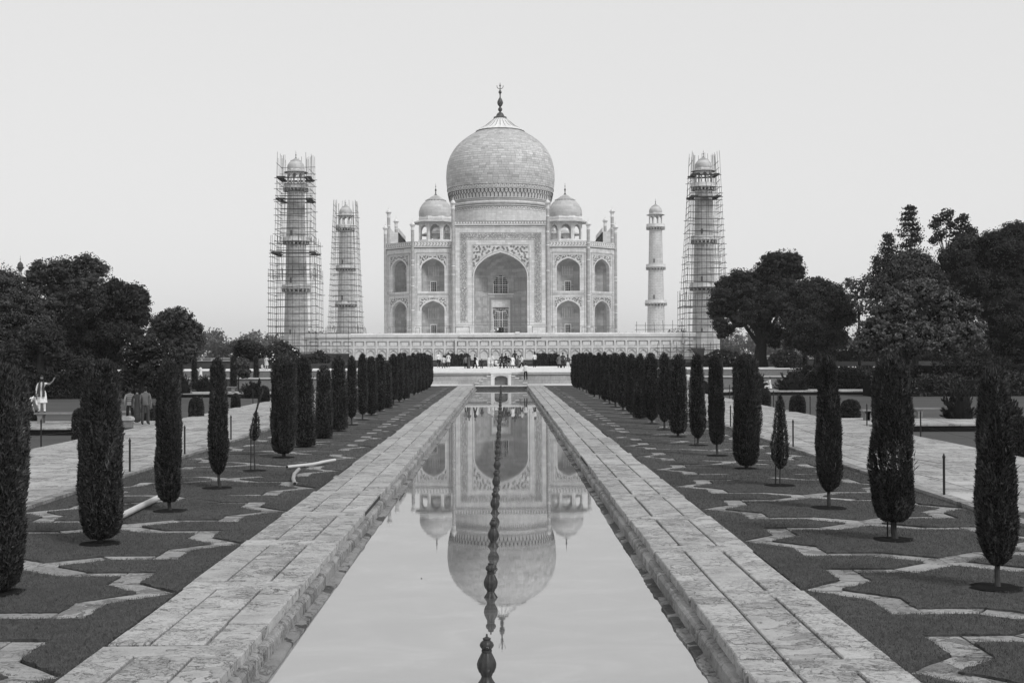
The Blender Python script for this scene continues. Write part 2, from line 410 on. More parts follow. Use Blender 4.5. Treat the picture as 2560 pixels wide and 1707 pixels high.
for s in (-1, 1):
    random.seed(31+s)
    lawn = empty('lawn', (0, 0, 0), kind='structure')
    mb = MB(); x0, x1 = sorted((s*4.03, s*9.28)); mb.box(x0, x1, 4, 123.2, -1, -.085); mb.obj('bed', M['soil'], lawn)
    gm = MB(); sm = MB(); nst = 0
    for i in range(-2, 25):
        yc = YC(i); near = i < 6; amp = .028 if i < 3 else .02; st = .07 if i < 3 else (.12 if i < 8 else 9)
        yoff = yc
        def tr(p, sx, sy): return (s*(XC+sx*p[0]), yoff+sy*p[1])
        full = [p for p in Q_IN[1:]]
        star = [(p[0], p[1]) for p in full]+[(-p[0], p[1]) for p in reversed(full[:-1])]+[(-p[0], -p[1]) for p in full[1:]]+[(p[0], -p[1]) for p in reversed(full[1:-1])]
        poly = [(s*(XC+x), yoff+y) for x, y in star]
        if s < 0: poly = poly[::-1]
        gm.prism(rag(poly, amp, st), -.09, -.026)
        # grass between the stars (both sides)
        for sx in (-1, 1):
            e = 2.625
            for_up = [(1.95,.74),(e,.03),(e,4.33-.03),(1.95,4.33-.74),(1.95,4.33-1.62),(.97,4.33-1.62),(.34,2.165),(.97,1.62),(1.95,1.62)]
            poly = [(s*(XC+sx*x), yoff+y) for x, y in for_up]
            if s*sx < 0: poly = poly[::-1]
            gm.prism(rag(poly, amp, st), -.09, -.026)
        for sx in (-1, 1):
            for sy in (-1, 1):
                for P in STN:
                    zt = -.046+random.uniform(-.008, .006)
                    cxm = sum(p[0] for p in P)/len(P); cym = sum(p[1] for p in P)/len(P); k_ = .985
                    pl = [tr((cxm+(x-cxm)*k_, cym+(y-cym)*k_), sx, sy) for x, y in P]
                    if s*sx*sy < 0: pl = pl[::-1]
                    if random.random() < (0 if i < 2 else .16 if P is STN[3] else .10 if P is STN[2] else .03):
                        gm.prism(rag(pl, .012, st), -.09, -.03); SKIP.append(pl) if i < 6 else None; continue
                    if i <= 6:
                        mb = MB(); mb.prism(rag(pl, .012, .15) if near else pl, -.1, zt); mb.obj('paving_stone', M['flag_star'], lawn)
                    else:
                        sm.prism(pl, -.1, zt)
    gm.obj('turf', M['grass'], lawn)
    sm.obj('paving_stones', M['flag_star'], lawn, kind='stuff')
# grass blades over the nearer turf
def in_poly(u, v, P):
    r = np.zeros(u.shape, bool); n = len(P)
    for i in range(n):
        x1, y1 = P[i]; x2, y2 = P[(i+1) % n]
        c = ((y1 > v) != (y2 > v)) & (u < (x2-x1)*(v-y1)/((y2-y1)+1e-12)+x1); r ^= c
    return r
def on_stone(x, y):
    u = np.abs(np.abs(x)-XC); v = np.abs(((y-YC(0)+2.165) % 4.33)-2.165)
    return in_poly(u, v, Q_OUT) & ~in_poly(u, v, [(0,0),(2.13,0),(1.55,.59),(1.55,1.26),(.68,1.26),(0,1.80)])
def blades(nb, y0, y1, h):
    t = rng.random(nb); y = y0+(y1-y0)*t**1.3; x = rng.uniform(4.03, 9.28, nb)*rng.choice([-1, 1], nb)
    ok = ~on_stone(x, y)
    for P_ in SKIP: ok |= in_poly(x, y, P_)
    cy_ = np.abs(((y-YC(0)+2.165) % 4.33)-2.165); ok &= ((np.abs(x)-6.5)**2+cy_**2) > .12; x, y = x[ok], y[ok]; k = len(x)
    edge = np.clip((np.abs(x)-4.03)/.15, 0, 1)
    hh = h*rng.uniform(.5, 1.25, k)*(1.25-.25*edge); a = rng.uniform(0, 2*PI, k); wd_ = h*.11*rng.uniform(.6, 1.3, k); ln = rng.normal(0, .5, (k, 2))*hh[:, None]
    B = np.stack([x, y, np.full(k, -.022)], 1); dx = np.stack([np.cos(a)*wd_, np.sin(a)*wd_, 0*a], 1)
    V = np.empty((k, 3, 3)); V[:, 0] = B-dx; V[:, 1] = B+dx; V[:, 2] = B+np.concatenate([ln, hh[:, None]], 1)
    return V.reshape(-1, 3), np.arange(3*k).reshape(-1, 3)
V1, F1 = blades(380000, 11.6, 34, .028); V2, F2 = blades(60000, 30, 60, .045)
link('grass_blades', np_mesh('grass_blades', np.concatenate([V1, V2]), np.concatenate([F1, F2+len(V1)]), M['blade']),
     label='short mown grass of the star shaped beds beside the pool', cat='grass', kind='stuff')

# side paths with kerbs
for s in (-1, 1):
    random.seed(51+s)
    pth = empty('path', (0, 0, 0), kind='structure')
    mb = MB(); x0, x1 = sorted((s*9.3, s*15.2)); mb.box(x0, x1, 6, 122.9, -1, -.02); mb.obj('bedding', M['sand_dark'], pth)
    # kerb stones
    y = 14.0; kst = []; i = 0
    rest = MB()
    while y < 122.8:
        L = random.uniform(1.2, 2.2); L = min(L, 122.8-y)
        a, b = 9.28+random.uniform(-.015, .015), 9.55
        X = sorted((s*a, s*b)); m_ = MB() if y < 90 else rest
        m_.box(X[0], X[1], y+.008, y+L-.008, -.3, .045+random.uniform(-.006, .006))
        if y < 90: m_.obj('kerb_stone', M['coping'], pth)
        y += L
    rest.obj('kerb_stones', M['coping'], pth, kind='stuff')
    ec = [9.56, 10.55, 11.7, 12.7, 13.9, 15.2]; rest = MB(); cnt = 0; cells = []
    for c in range(5):
        y = 24+random.random()
        while y < 122.4:
            L = random.uniform(.7, 1.9); cells.append((y, ec[c], ec[c+1], L)); y += L
    cells.sort()
    for y, a, b, L in cells:
        X = sorted((s*(a+.008), s*(b-.008))); y1 = min(y+L, 122.5)-.008
        m_ = MB() if cnt < 290 else rest
        m_.box(X[0], X[1], y+.008, y1, -.1, random.uniform(-.006, .006))
        if cnt < 290: m_.obj('flagstone', M['flag_side'], pth)
        cnt += 1
    rest.obj('flagstones', M['flag_side'], pth, kind='stuff')
    # cross paths running away from the avenue, with dark retaining edges above the lower lawn
    for (ya, yb, xa, xb) in ((54.2, 59.6, 15.22, 60), (101, 106, 15.22, 90)):
        cp = empty('cross_path', (0, 0, 0), kind='structure'); mb = MB(); X = sorted((s*xa, s*xb))
        mb.box(X[0], X[1], ya+.05, yb-.05, -.6, -.03); mb.obj('retaining_edge', M['soil'], cp)
        nx = 0; x = xa
        while x < min(xb, 44):
            L = random.uniform(.9, 1.8)
            for j in range(3):
                h = (yb-ya)/3; X = sorted((s*(x+.01), s*(x+L-.01)))
                mb = MB(); mb.box(X[0], X[1], ya+h*j+.01, ya+h*(j+1)-.01, -.08, .0+random.uniform(-.006, .006)); mb.obj('flagstone', M['flag_side'], cp)
            x += L
        X = sorted((s*x, s*xb)); mb = MB(); mb.box(X[0], X[1], ya, yb, -.08, 0); mb.obj('flagstones', M['flag_side'], cp, kind='stuff')

# ================================================================== THE CENTRAL PLATFORM
pf = empty('platform', (0, 123, 0), label='raised white marble platform at the end of the long pool, crowded with visitors', cat='platform')
mb = MB(); mb.box(-13.5, 13.5, .05, 24, -.3, 1.16); mb.obj('wall', M['platform_wall'], pf)
mb = MB(); mb.box(-13.7, 13.7, -.12, 24.2, 1.163, 1.29); mb.obj('coping', M['white'], pf)
mb = MB(); mb.box(-13.6, 13.6, -.04, .05, 1.02, 1.1); mb.box(-13.6, -2.5, -.35, .05, -.2, .12); mb.box(2.5, 13.6, -.35, .05, -.2, .12)
mb.box(-8.2, -4.2, -.62, -.353, -.2, .02); mb.box(4.2, 8.2, -.62, -.353, -.2, .02); mb.obj('moulding', M['white'], pf)
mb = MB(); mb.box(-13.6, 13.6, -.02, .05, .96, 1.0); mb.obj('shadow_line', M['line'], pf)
mb = MB(); mb.box(-11, 11, 4.2, 23.8, 1.293, 1.44); mb.box(-10.4, 10.4, 4.7, 23.6, 1.443, 1.56); mb.obj('upper_tier', M['white'], pf)
# water chute niche with flights of steps either side
mb = MB()
mb.box(-.97, -.68, -.62, -.05, -.1, 1.12); mb.box(.68, .97, -.62, -.05, -.1, 1.12); mb.box(-.68, .68, -.62, -.05, .98, 1.12); mb.box(-1.02, 1.02, -.66, -.05, 1.123, 1.2)
mb.obj('niche_frame', M['white'], pf)
mb = MB(); n = 9; A = []
for i in range(n+1):
    t = PI*i/n; A.append((.62*math.cos(t)*(1 if abs(math.cos(t)) < .99 else 1), .60+.3*math.sin(t)**.6))
V = [(x, -.55, z) for x, z in A]+[(x, -.55, .975) for x, z in A]
mb.add(V, [(i, i+1, n+2+i, n+1+i) for i in range(n)])
mb.add([(.675,-.55,.0),(.62,-.55,.0),(.62,-.55,.975),(.675,-.55,.975)], [(0,1,2,3)]); mb.add([(-.675,-.55,.0),(-.62,-.55,.0),(-.62,-.55,.975),(-.675,-.55,.975)], [(0,1,2,3)])
V = [(x, -.55, z) for x, z in A]+[(x, -.2, z) for x, z in A]; mb.add(V, [(i, i+1, n+2+i, n+1+i) for i in range(n)])
mb.obj('niche_arch', M['marble_soft'], pf)
mb = MB(); mb.add([(-.67,-.2,-.2),(.67,-.2,-.2),(.67,-.2,1),(-.67,-.2,1)], [(0,1,2,3)]); mb.obj('niche_back', M['bench'], pf)
for s in (-1, 1):
    hs = [(.99, 1.36, .86), (1.36, 1.72, .66), (1.72, 2.08, .42), (2.08, 2.5, .2)]
    for a, b, h in hs:
        mb = MB(); X = sorted((s*a, s*b)); mb.box(X[0]+.003, X[1]-.003, -.6, -.05, -.1, h); mb.obj('riser', M['platform_wall'], pf); mb = MB(); mb.box(X[0]-.01, X[1]+.01, -.64, -.05, h+.002, h+.07); mb.obj('step', M['white'], pf)
        mb = MB(); mb.box(X[0]+.06, X[1]-.06, -.612, -.602, max(h-.34, .04), h-.07); mb.obj('recess', M['inlay_soft'], pf)
mb = MB(); mb.box(-2.45, 2.45, -1.1, -.664, -.5, .03); mb.obj('sill', M['white'], pf)
mb = MB(); mb.box(-2.45, 2.45, -1.3, -1.11, -.9, -.12); mb.box(-2.5, 2.5, -1.36, -1.1, -.118, -.06); mb.obj('pool_end_wall', M['coping'], pf)
mb = MB(); mb.box(-2.48, 2.48, -1.6, -1.362, -.9, -.2); mb.obj('stained_wall', M['sand_dark'], pf)
# east west causeway behind
for s in (-1, 1):
    cw = empty('causeway', (s*14, 139, 0), label='long low sandstone causeway crossing the garden '+('left' if s < 0 else 'right')+' of the marble platform', cat='causeway')
    mb = MB(); X = sorted((0, s*120)); mb.box(X[0], X[1], .06, 14, -.5, 1.2); mb.obj('wall', M['bench'], cw)
    mb = MB(); mb.box(X[0], X[1], 0, 14, 1.203, 1.33); mb.obj('coping', M['white'], cw)
    mb = MB(); mb.box(X[0], X[1], -14, -9, -.5, .62); mb.obj('lower_terrace', M['bench'], cw)
    mb = MB(); mb.box(X[0], X[1], -14.1, -9, .623, .7); mb.obj('terrace_edge', M['marble_inner'], cw)
    mb = MB(); X = sorted((s*6, s*120)); mb.box(X[0], X[1], 18, 18.4, -.5, 1.9); mb.obj('garden_wall', M['sand_dark'], cw)

# ================================================================== TERRACE AND PLINTH
MX = -.3; Y_PL = 297.0; Z_PL = 7.4
tr_ = empty('terrace', (MX, 0, 0), label='long dark sandstone terrace carrying the white plinth', cat='terrace')
mb = MB(); mb.box(-170, 170, 287, 425, -.5, 1.55); mb.obj('wall', M['terrace'], tr_)
for (a, b) in ((-170, -60), (56, 170)):
    mb = MB(); mb.box(a, b, 286.7, 287.2, 1.56, 1.72); mb.box(a, b, 286.7, 287.2, 2.1, 2.24)
    for k in range(int((b-a)/2.2)): mb.box(a+k*2.2, a+k*2.2+.3, 286.75, 287.15, 1.722, 2.098)
    mb.obj('railing', M['marble_inner'], tr_)
mb = MB(); mb.box(-60, 56, 286.85, 287, .5, 1.3); mb.obj('balustrade', M['sand_dark'], tr_)
pl = empty('plinth', (MX, Y_PL, 0), label='white marble plinth with blind arches under the domed mausoleum', cat='plinth')
mb = MB(); mb.box(-46.5, 46.5, .3, 100, 1.4, Z_PL-.012); mb.obj('wall', M['plinth'], pl)
BAY = 2.62; bays = []
k = -17
x = -44.6
def bay(x0, yoff, first={}):
    if not first:
        mb = MB(); mb.box(0, .46, 0, .3, 1.55, 6.35); first['p'] = mb.mesh('pilaster', M['plinth'])
        mb = MB(); w = BAY
        for q_, (z0, z1) in enumerate(((1.45, 1.75), (4.2, 4.7), (5.9, 6.35))): mb = MB(); mb.box(.462, w-.002, .002, .3, z0, z1); first['r%d' % q_] = mb.mesh('rail', M['plinth'])
        mb = MB(); mb.box(.72, w-.26, .16, .3, 4.83, 5.77); first['u'] = mb.mesh('panel', M['marble_soft'])
        # lobed arch plate
        a0, a1 = .60, w-.14; cxx = (a0+a1)/2; hw = (a1-a0)/2-.12; P = []
        tab = [(1, 0), (.97, .18), (.9, .36), (.78, .42), (.72, .58), (.55, .64), (.46, .76), (.3, .8), (.2, .9), (0, 1)]
        pts = [(-t*hw, z) for t, z in tab]+[(t*hw, z) for t, z in reversed(tab[:-1])]
        z0, zr = 3.05, .85; mb = MB(); n = len(pts)
        V = [(cxx+x_, .12, z0+zr*z) for x_, z in pts]+[(cxx+x_, .12, 4.14) for x_, z in pts]+[(cxx+x_, .28, z0+zr*z) for x_, z in pts]
        mb.add(V, [(i, i+1, n+i+1, n+i) for i in range(n-1)]+[(i, i+1, 2*n+i+1, 2*n+i) for i in range(n-1)])
        for xa, xb in ((a0, cxx-hw), (cxx+hw, a1)): mb.box(xa, xb, .12, .29, 1.8, 4.14)
        first['a'] = mb.mesh('arch_panel', M['marble_soft'])
        mb = MB(); mb.box(a0+.02, a1-.02, .285, .296, 1.8, 4.14); first['b'] = mb.mesh('arch_recess', M['plinth'])
        mb = MB(); rect_lines(mb, .70, w-.24, 4.80, 5.80, .05, .15); rect_lines(mb, .5, w-.04, 1.8, 4.18, .04, -.028); strip(mb, [(cxx+x_, z0+zr*z) for x_, z in pts], .09, .115); first['l'] = mb.mesh('panel_shade_mesh', M['panel_shade'])  # thin darker lines paint the shade round the panel and arch recesses
    for nm, key in (('pilaster', 'p'), ('rail', 'r0'), ('rail', 'r1'), ('rail', 'r2'), ('panel', 'u'), ('arch_panel', 'a'), ('arch_recess', 'b'), ('panel_shade_lines', 'l')):
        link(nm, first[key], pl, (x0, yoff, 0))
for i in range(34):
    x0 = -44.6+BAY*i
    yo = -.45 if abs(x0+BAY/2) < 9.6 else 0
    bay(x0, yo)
mb = MB(); mb.box(-9.4, 9.4, -.12, .298, 1.4, 7.0); mb.obj('projecting_bay', M['plinth'], pl)
mb = MB(); mb.box(-46.6, 46.6, -.12, .8, 6.78, Z_PL); mb.box(-46.55, 46.55, -.03, .298, 6.36, 6.62); mb.box(-9.5, 9.5, -.62, -.122, 6.78, Z_PL+.002); mb.obj('cornice', M['plinth'], pl)
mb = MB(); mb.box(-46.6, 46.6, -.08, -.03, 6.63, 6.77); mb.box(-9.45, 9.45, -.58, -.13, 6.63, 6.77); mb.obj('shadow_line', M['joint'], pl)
mb = MB(); mb.box(-46.5, 46.5, .9, 1.15, Z_PL+.003, 7.78)
mb.obj('low_wall', M['marble_soft'], pl)
mb = MB()
for i in range(62): mb.box(-46+1.5*i, -45.9+1.5*i, .85, 1.2, 7.782, 7.9)
mb.obj('post_caps', M['marble_inner'], pl, kind='stuff')

# ================================================================== THE MAUSOLEUM
MY = 347.0
ms = empty('mausoleum', (MX, MY, Z_PL), label='great domed white marble mausoleum with pointed arches and corner pavilions', cat='mausoleum')
ARCH = [(1, 0), (.985, .14), (.933, .30), (.87, .42), (.796, .52), (.70, .62), (.598, .71), (.5, .78), (.394, .845), (.219, .925), (0, 1)]
def archpts(a, zs, za):
    P = [(-t*a, zs+(za-zs)*h) for t, h in ARCH]
    return P+[(-x, z) for x, z in reversed(P[:-1])]
def arch_wall(mb, x0, x1, z0, z1, cx_, a, zb, zs, za, y, ydeep):
    "wall face in the plane y (outward is -y) with a pointed opening, and its reveal"
    P = [(cx_+p, z) for p, z in archpts(a, zs, za)]; n = len(P)
    if zb > z0+1e-4: mb.add([(x0,y,z0),(x1,y,z0),(x1,y,zb),(x0,y,zb)], [(0,1,2,3)])
    mb.add([(x0,y,zb),(cx_-a,y,zb),(cx_-a,y,zs),(x0,y,zs)], [(0,1,2,3)]); mb.add([(cx_+a,y,zb),(x1,y,zb),(x1,y,zs),(cx_+a,y,zs)], [(0,1,2,3)])
    mb.add([(x0,y,zs),(cx_-a,y,zs),(cx_-a,y,z1),(x0,y,z1)], [(0,1,2,3)]); mb.add([(cx_+a,y,zs),(x1,y,zs),(x1,y,z1),(cx_+a,y,z1)], [(0,1,2,3)])
    V = [(p, y, z) for p, z in P]+[(p, y, z1) for p, z in P]; mb.add(V, [(i, i+1, n+i+1, n+i) for i in range(n-1)])
    P2 = [(cx_-a, zb)]+P+[(cx_+a, zb)]; n = len(P2)
    V = [(p, y, z) for p, z in P2]+[(p, ydeep, z) for p, z in P2]; mb.add(V, [(i, i+1, n+i+1, n+i) for i in range(n-1)])
def niche_bowl(mb, cx_, a, zb, zs, za, y, d, wall_t=.5):
    "half octagonal alcove closing in a pointed half dome"
    plan = [(-1, 0), (-.92, .42), (-.5, 1.0), (.5, 1.0), (.92, .42), (1, 0)]
    rings = [(1.0, zb), (1.0, zs)]+[(max(t, .001), zs+(za-zs)*h) for t, h in ARCH[1:]]
    V = []
    for t, z in rings: V += [(cx_+a*t*p, y+d*q*(t**.8), z) for p, q in plan]
    k = len(plan); mb.add(V, [(j*k+i, j*k+i+1, (j+1)*k+i+1, (j+1)*k+i) for j in range(len(rings)-1) for i in range(k-1)])
    mb.add([(cx_+a*p, y+d*q, zb) for p, q in plan], [tuple(range(k))])
def disc(mb, x, z, r, y, n=7):
    mb.add([(x+r*math.cos(2*PI*i/n), y, z+r*math.sin(2*PI*i/n)) for i in range(n)], [tuple(range(n))])
def vine(mb, cx_, a, zs, za, xo, zt, y, dens, sz, w):
    "scrolling flower inlay filling the spandrels"
    def free(x, z, m):
        ax = abs(x-cx_)/a
        if ax > 1: lim = zs
        else:
            lim = np.interp(ax, [t for t, h in reversed(ARCH)], [h for t, h in reversed(ARCH)]); lim = zs+(za-zs)*lim
        return z > lim+m and abs(x-cx_) < xo-m*.8 and z < zt-m*.8
    cells = []
    tries = 0
    while len(cells) < dens and tries < 6000:
        tries += 1; x = random.uniform(0, xo); z = random.uniform(zs-.1*(za-zs), zt)
        if free(cx_+x, z, sz*.4) and all((x-p)**2+(z-q)**2 > (sz*.95)**2 for p, q in cells): cells.append((x, z))
    for x, z in cells:
        for sg in (-1, 1):
            X = cx_+sg*x; disc(mb, X, z, sz*.17, y); ph = random.uniform(0, 6)
            for k in range(4): disc(mb, X+sz*.28*math.cos(ph+k*1.57)*sg, z+sz*.28*math.sin(ph+k*1.57), sz*.1, y, 5)
            st = [(X+sg*sz*.42*math.cos(ph+t), z+sz*.42*math.sin(ph+t)) for t in np.linspace(0, 3.2, 9)]
            strip(mb, st, w, y+.001)
    # joining stems
    for i, (x, z) in enumerate(cells):
        o = sorted(cells, key=lambda c: (c[0]-x)**2+(c[1]-z)**2)
        for q in o[1:2]:
            for sg in (-1, 1):
                mid = ((x+q[0])/2+(q[1]-z)*.25, (z+q[1])/2-(q[0]-x)*.25)
                if free(cx_+mid[0], mid[1], w*2): strip(mb, [(cx_+sg*x, z), (cx_+sg*mid[0], mid[1]), (cx_+sg*q[0], q[1])], w*1.1, y+.002)
def script_band(mb, x0, x1, z0, z1, y, n, horiz, s_):
    "dense interlaced strokes of the inlaid inscription"
    for _ in range(n):
        x = random.uniform(x0+.12, x1-.12); z = random.uniform(z0+.12, z1-.12); k = random.random()
        L = s_*random.uniform(.35, 1.0); th = s_*random.uniform(.1, .2)
        if k < .42:
            a = PI/2+random.gauss(0, .18); pts = [(x, z), (x+L*math.cos(a)*.5, z+L*.5*math.sin(a)), (x+L*math.cos(a), z+L*math.sin(a))]
        elif k < .86:
            ph = random.uniform(0, 6.28); r = L*.42; pts = [(x+r*math.cos(ph+t), z+r*.7*math.sin(ph+t)) for t in np.linspace(0, 2.6, 6)]
        else: disc(mb, x, z, th*.75, y, 5); continue
        pts = [(min(max(p, x0+.05), x1-.05), min(max(q, z0+.05), z1-.05)) for p, q in pts]
        strip(mb, pts, th, y+random.uniform(0, .004))
def lattice(parent, cx_, w, z0, z1, y, nx, nz, arch=None, mull=()):
    "pierced stone window: dark opening, frame and bars"
    fr = MB(); 
    fr.box(cx_-w-.22, cx_-w, y-.08, y+.1, z0, z1 if not arch else arch[0]); fr.box(cx_+w, cx_+w+.22, y-.08, y+.1, z0, z1 if not arch else arch[0])
    if not arch: fr.box(cx_-w-.22, cx_+w+.22, y-.08, y+.1, z1, z1+.25)
    o = fr.obj('window', M['marble_soft'], parent)
    dk = MB()
    if arch:
        zs, za = arch; P = archpts(w, zs, za); dk.add([(cx_-w, y, z0)]+[(cx_+p, y, z) for p, z in P]+[(cx_+w, y, z0)], [tuple(range(len(P)+2))])
    else: dk.add([(cx_-w,y,z0),(cx_+w,y,z0),(cx_+w,y,z1),(cx_-w,y,z1)], [(0,1,2,3)])
    dk.obj('pane', M['dark'], o)
    br = MB(); bw_ = .06
    def top(x):
        if not arch: return z1
        ax = min(abs(x-cx_)/w, 1); h = np.interp(ax, [t for t, h in reversed(ARCH)], [h for t, h in reversed(ARCH)]); return arch[0]+(arch[1]-arch[0])*h
    for i in range(1, nx):
        x = cx_-w+2*w*i/nx; t = .17 if i in mull else bw_; br.box(x-t/2, x+t/2, y-.06-(.04 if i in mull else 0), y-.005, z0, top(x)-.02)
    for j in range(1, nz):
        z = z0+(z1-z0)*j/nz; t = .17 if (j % 4 == 0 and mull) else bw_
        hw = w
        if arch and z > arch[0]:
            hz = (z-arch[0])/(arch[1]-arch[0]); hw = w*np.interp(hz, [h for t_, h in ARCH], [t_ for t_, h in ARCH])
        br.box(cx_-hw, cx_+hw, y-.05, y-.006, z-t/2, z+t/2)
    br.obj('lattice', M['marble_soft'], o)
    return o
# body (chamfered square). Local frame: origin on the axis, z from the plinth top
A_, B_ = 29.0, 21.7; H_W = 21.9; H_P = 23.35
core = MB(); ci = 2.6
cp_ = [(-B_+ci, -A_+7.2), (B_-ci, -A_+7.2), (A_-3.4, -B_+ci), (A_-3.4, B_-ci), (B_-ci, A_-.3), (-B_+ci, A_-.3), (-A_+3.4, B_-ci), (-A_+3.4, -B_+ci)]
core.prism(cp_, 0, H_W-.3); core.obj('core', M['marble'], ms)
mb = MB(); mb.box(-A_+.3, -A_+3.6, -B_+.2, B_-.2, 0, H_W-.02); mb.box(A_-3.6, A_-.3, -B_+.2, B_-.2, 0, H_W-.02); mb.obj('side_wall', M['marble'], ms)
mb = MB(); mb.prism([(-B_, -A_+.6), (B_, -A_+.6), (A_-.6, -B_), (A_-.6, B_), (B_, A_-.6), (-B_, A_-.6), (-A_+.6, B_), (-A_+.6, -B_)], H_W-.1, H_W+.02, True); mb.obj('roof', M['marble'], ms)
def niche_bay(T, w, tag_, dens=1.0, window=True):
    "one wing bay: two stacked pointed niches. T maps local (u,-out,z) into the mausoleum frame; w half width"
    a = 2.85 if w > 4.9 else 2.65
    wl = MB(); wl.T = T
    zb1, zs1, za1 = .25, 6.35, 8.65; zb2, zs2, za2 = 11.0, 16.7, 19.1; zm = 9.95
    arch_wall(wl, -w, w, 0, zm, 0, a, zb1, zs1, za1, 0, 1.0)
    arch_wall(wl, -w, w, zm, H_W, 0, a, zb2, zs2, za2, 0, 1.0)
    wl.obj('wall', M['marble'], ms)
    for zb, zs, za in ((zb1, zs1, za1), (zb2, zs2, za2)):
        nb = MB(); nb.T = T; niche_bowl(nb, 0, a, zb, zs, za, .98, 2.3); 
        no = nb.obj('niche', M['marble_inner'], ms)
        fr = MB(); fr.T = T; yb = .98+2.3
        for i in range(7): x = -a*.45+a*.9*i/6; fr.box(x-.08, x+.08, yb-.14, yb+.02, zb+4.2, zs+.6)
        fr.box(-a*.5, a*.5, yb-.12, yb+.02, zb+4.0, zb+4.15); fr.box(-a*.5, a*.5, yb-.1, yb+.02, zb+1.55, zb+1.7)
        fr.obj('wall_panelling', M['marble'], no)
        ln = MB(); ln.T = T
        for sg in (-1, 1):
            x0, x1 = (.95, a*.5) if sg > 0 else (-a*.5, -.95)
            rect_lines(ln, x0, x1, zb+.15, zb+1.5, .07, yb-.05)
        ln.obj('inlay_lines', M['inlay_soft'], no)
        if window:
            wn = MB(); 
            o = lattice(ms, 0, .62, zb+.2, zb+2.45, 0, 3, 5)
            for oo in [o]+list(o.children): oo.matrix_local = (T @ Matrix.Translation((0, yb-.12, 0))) if oo is o else Matrix.Identity(4)
        # arch moulding, spandrel and outlines
        m2 = MB(); m2.T = T; strip(m2, [(p, z) for p, z in archpts(a+.22, zs, za+.26)], .2, -.03); m2.obj('arch_moulding', M['marble_soft'], ms)
        sp = MB(); sp.T = T; xo = a+.42; zt = za+.75
        vine(sp, 0, a+.4, zs, za+.3, xo, zt, -.012, int(22*dens), .44, .07); sp.obj('spandrel_inlay', M['inlay'] if w > 4.9 else M['inlay_mid'], ms)
        bgp = MB(); bgp.T = T; lm = MB(); lm.T = T
        rect_lines(lm, -xo-.08, xo+.08, zs-.2, zt+.1, .05, -.02, False)
        rect_lines(lm, -xo-.75, xo+.75, (zb-.65 if zb > 5 else .0), zt+.75, .08, -.02, zb > 5)
        lm.obj('inlay_lines', M['line'], ms)
    lm = MB(); lm.T = T
    rect_lines(lm, -w+.55, w-.55, 2.4, H_W-1.55, .06, -.02); 
    for sg in (-1, 1):
        x0, x1 = (a+.45, w-.6) if sg > 0 else (-w+.6, -a-.45)
        rect_lines(lm, x0, x1, .35, 2.1, .09, -.02)
    lm.obj('dado_lines', M['line'], ms)
    # cornice and parapet
    cm = MB(); cm.T = T; cm.box(-w-.1, w+.1, -.28, .5, H_W, H_W+.22); cm.box(-w-.1, w+.1, -.12, .5, H_W+.222, H_P); cm.obj('parapet', M['marble_soft'], ms)
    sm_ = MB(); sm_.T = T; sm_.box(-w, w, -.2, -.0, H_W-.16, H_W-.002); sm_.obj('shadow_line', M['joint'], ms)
    pi = MB(); pi.T = T; n = int(w*2/.72)
    for i in range(n):
        x = -w+.4+(2*w-.8)*i/(n-1); sg = 1 if i % 2 else -1
        strip(pi, [(x-.22, H_W+.35), (x-.05*sg, H_W+.62), (x+.2, H_W+.8), (x+.02, H_W+1.15)], .11, -.125-.004); disc(pi, x+.1*sg, H_W+.95, .1, -.13, 5); disc(pi, x-.15*sg, H_W+1.05, .08, -.13, 5)
    pi.box(-w, w, -.132, -.121, H_W+.27, H_W+.33); pi.box(-w, w, -.132, -.121, H_P-.14, H_P-.08)
    pi.obj('parapet_inlay', M['inlay'] if w > 4.9 else M['inlay_mid'], ms, kind=None)
random.seed(77)
PW = 11.75
for sg in (-1, 1):
    w = (B_-PW)/2; T = Matrix.Translation((sg*(PW+w), -A_, 0)); niche_bay(T, w+.0, 'wing')
    L = (A_-B_)*math.sqrt(2)/2
    T = Matrix.Translation((sg*(A_+B_)/2, -(A_+B_)/2, 0)) @ Matrix.Rotation(sg*PI/4, 4, 'Z'); niche_bay(T, L, 'corner', window=False)
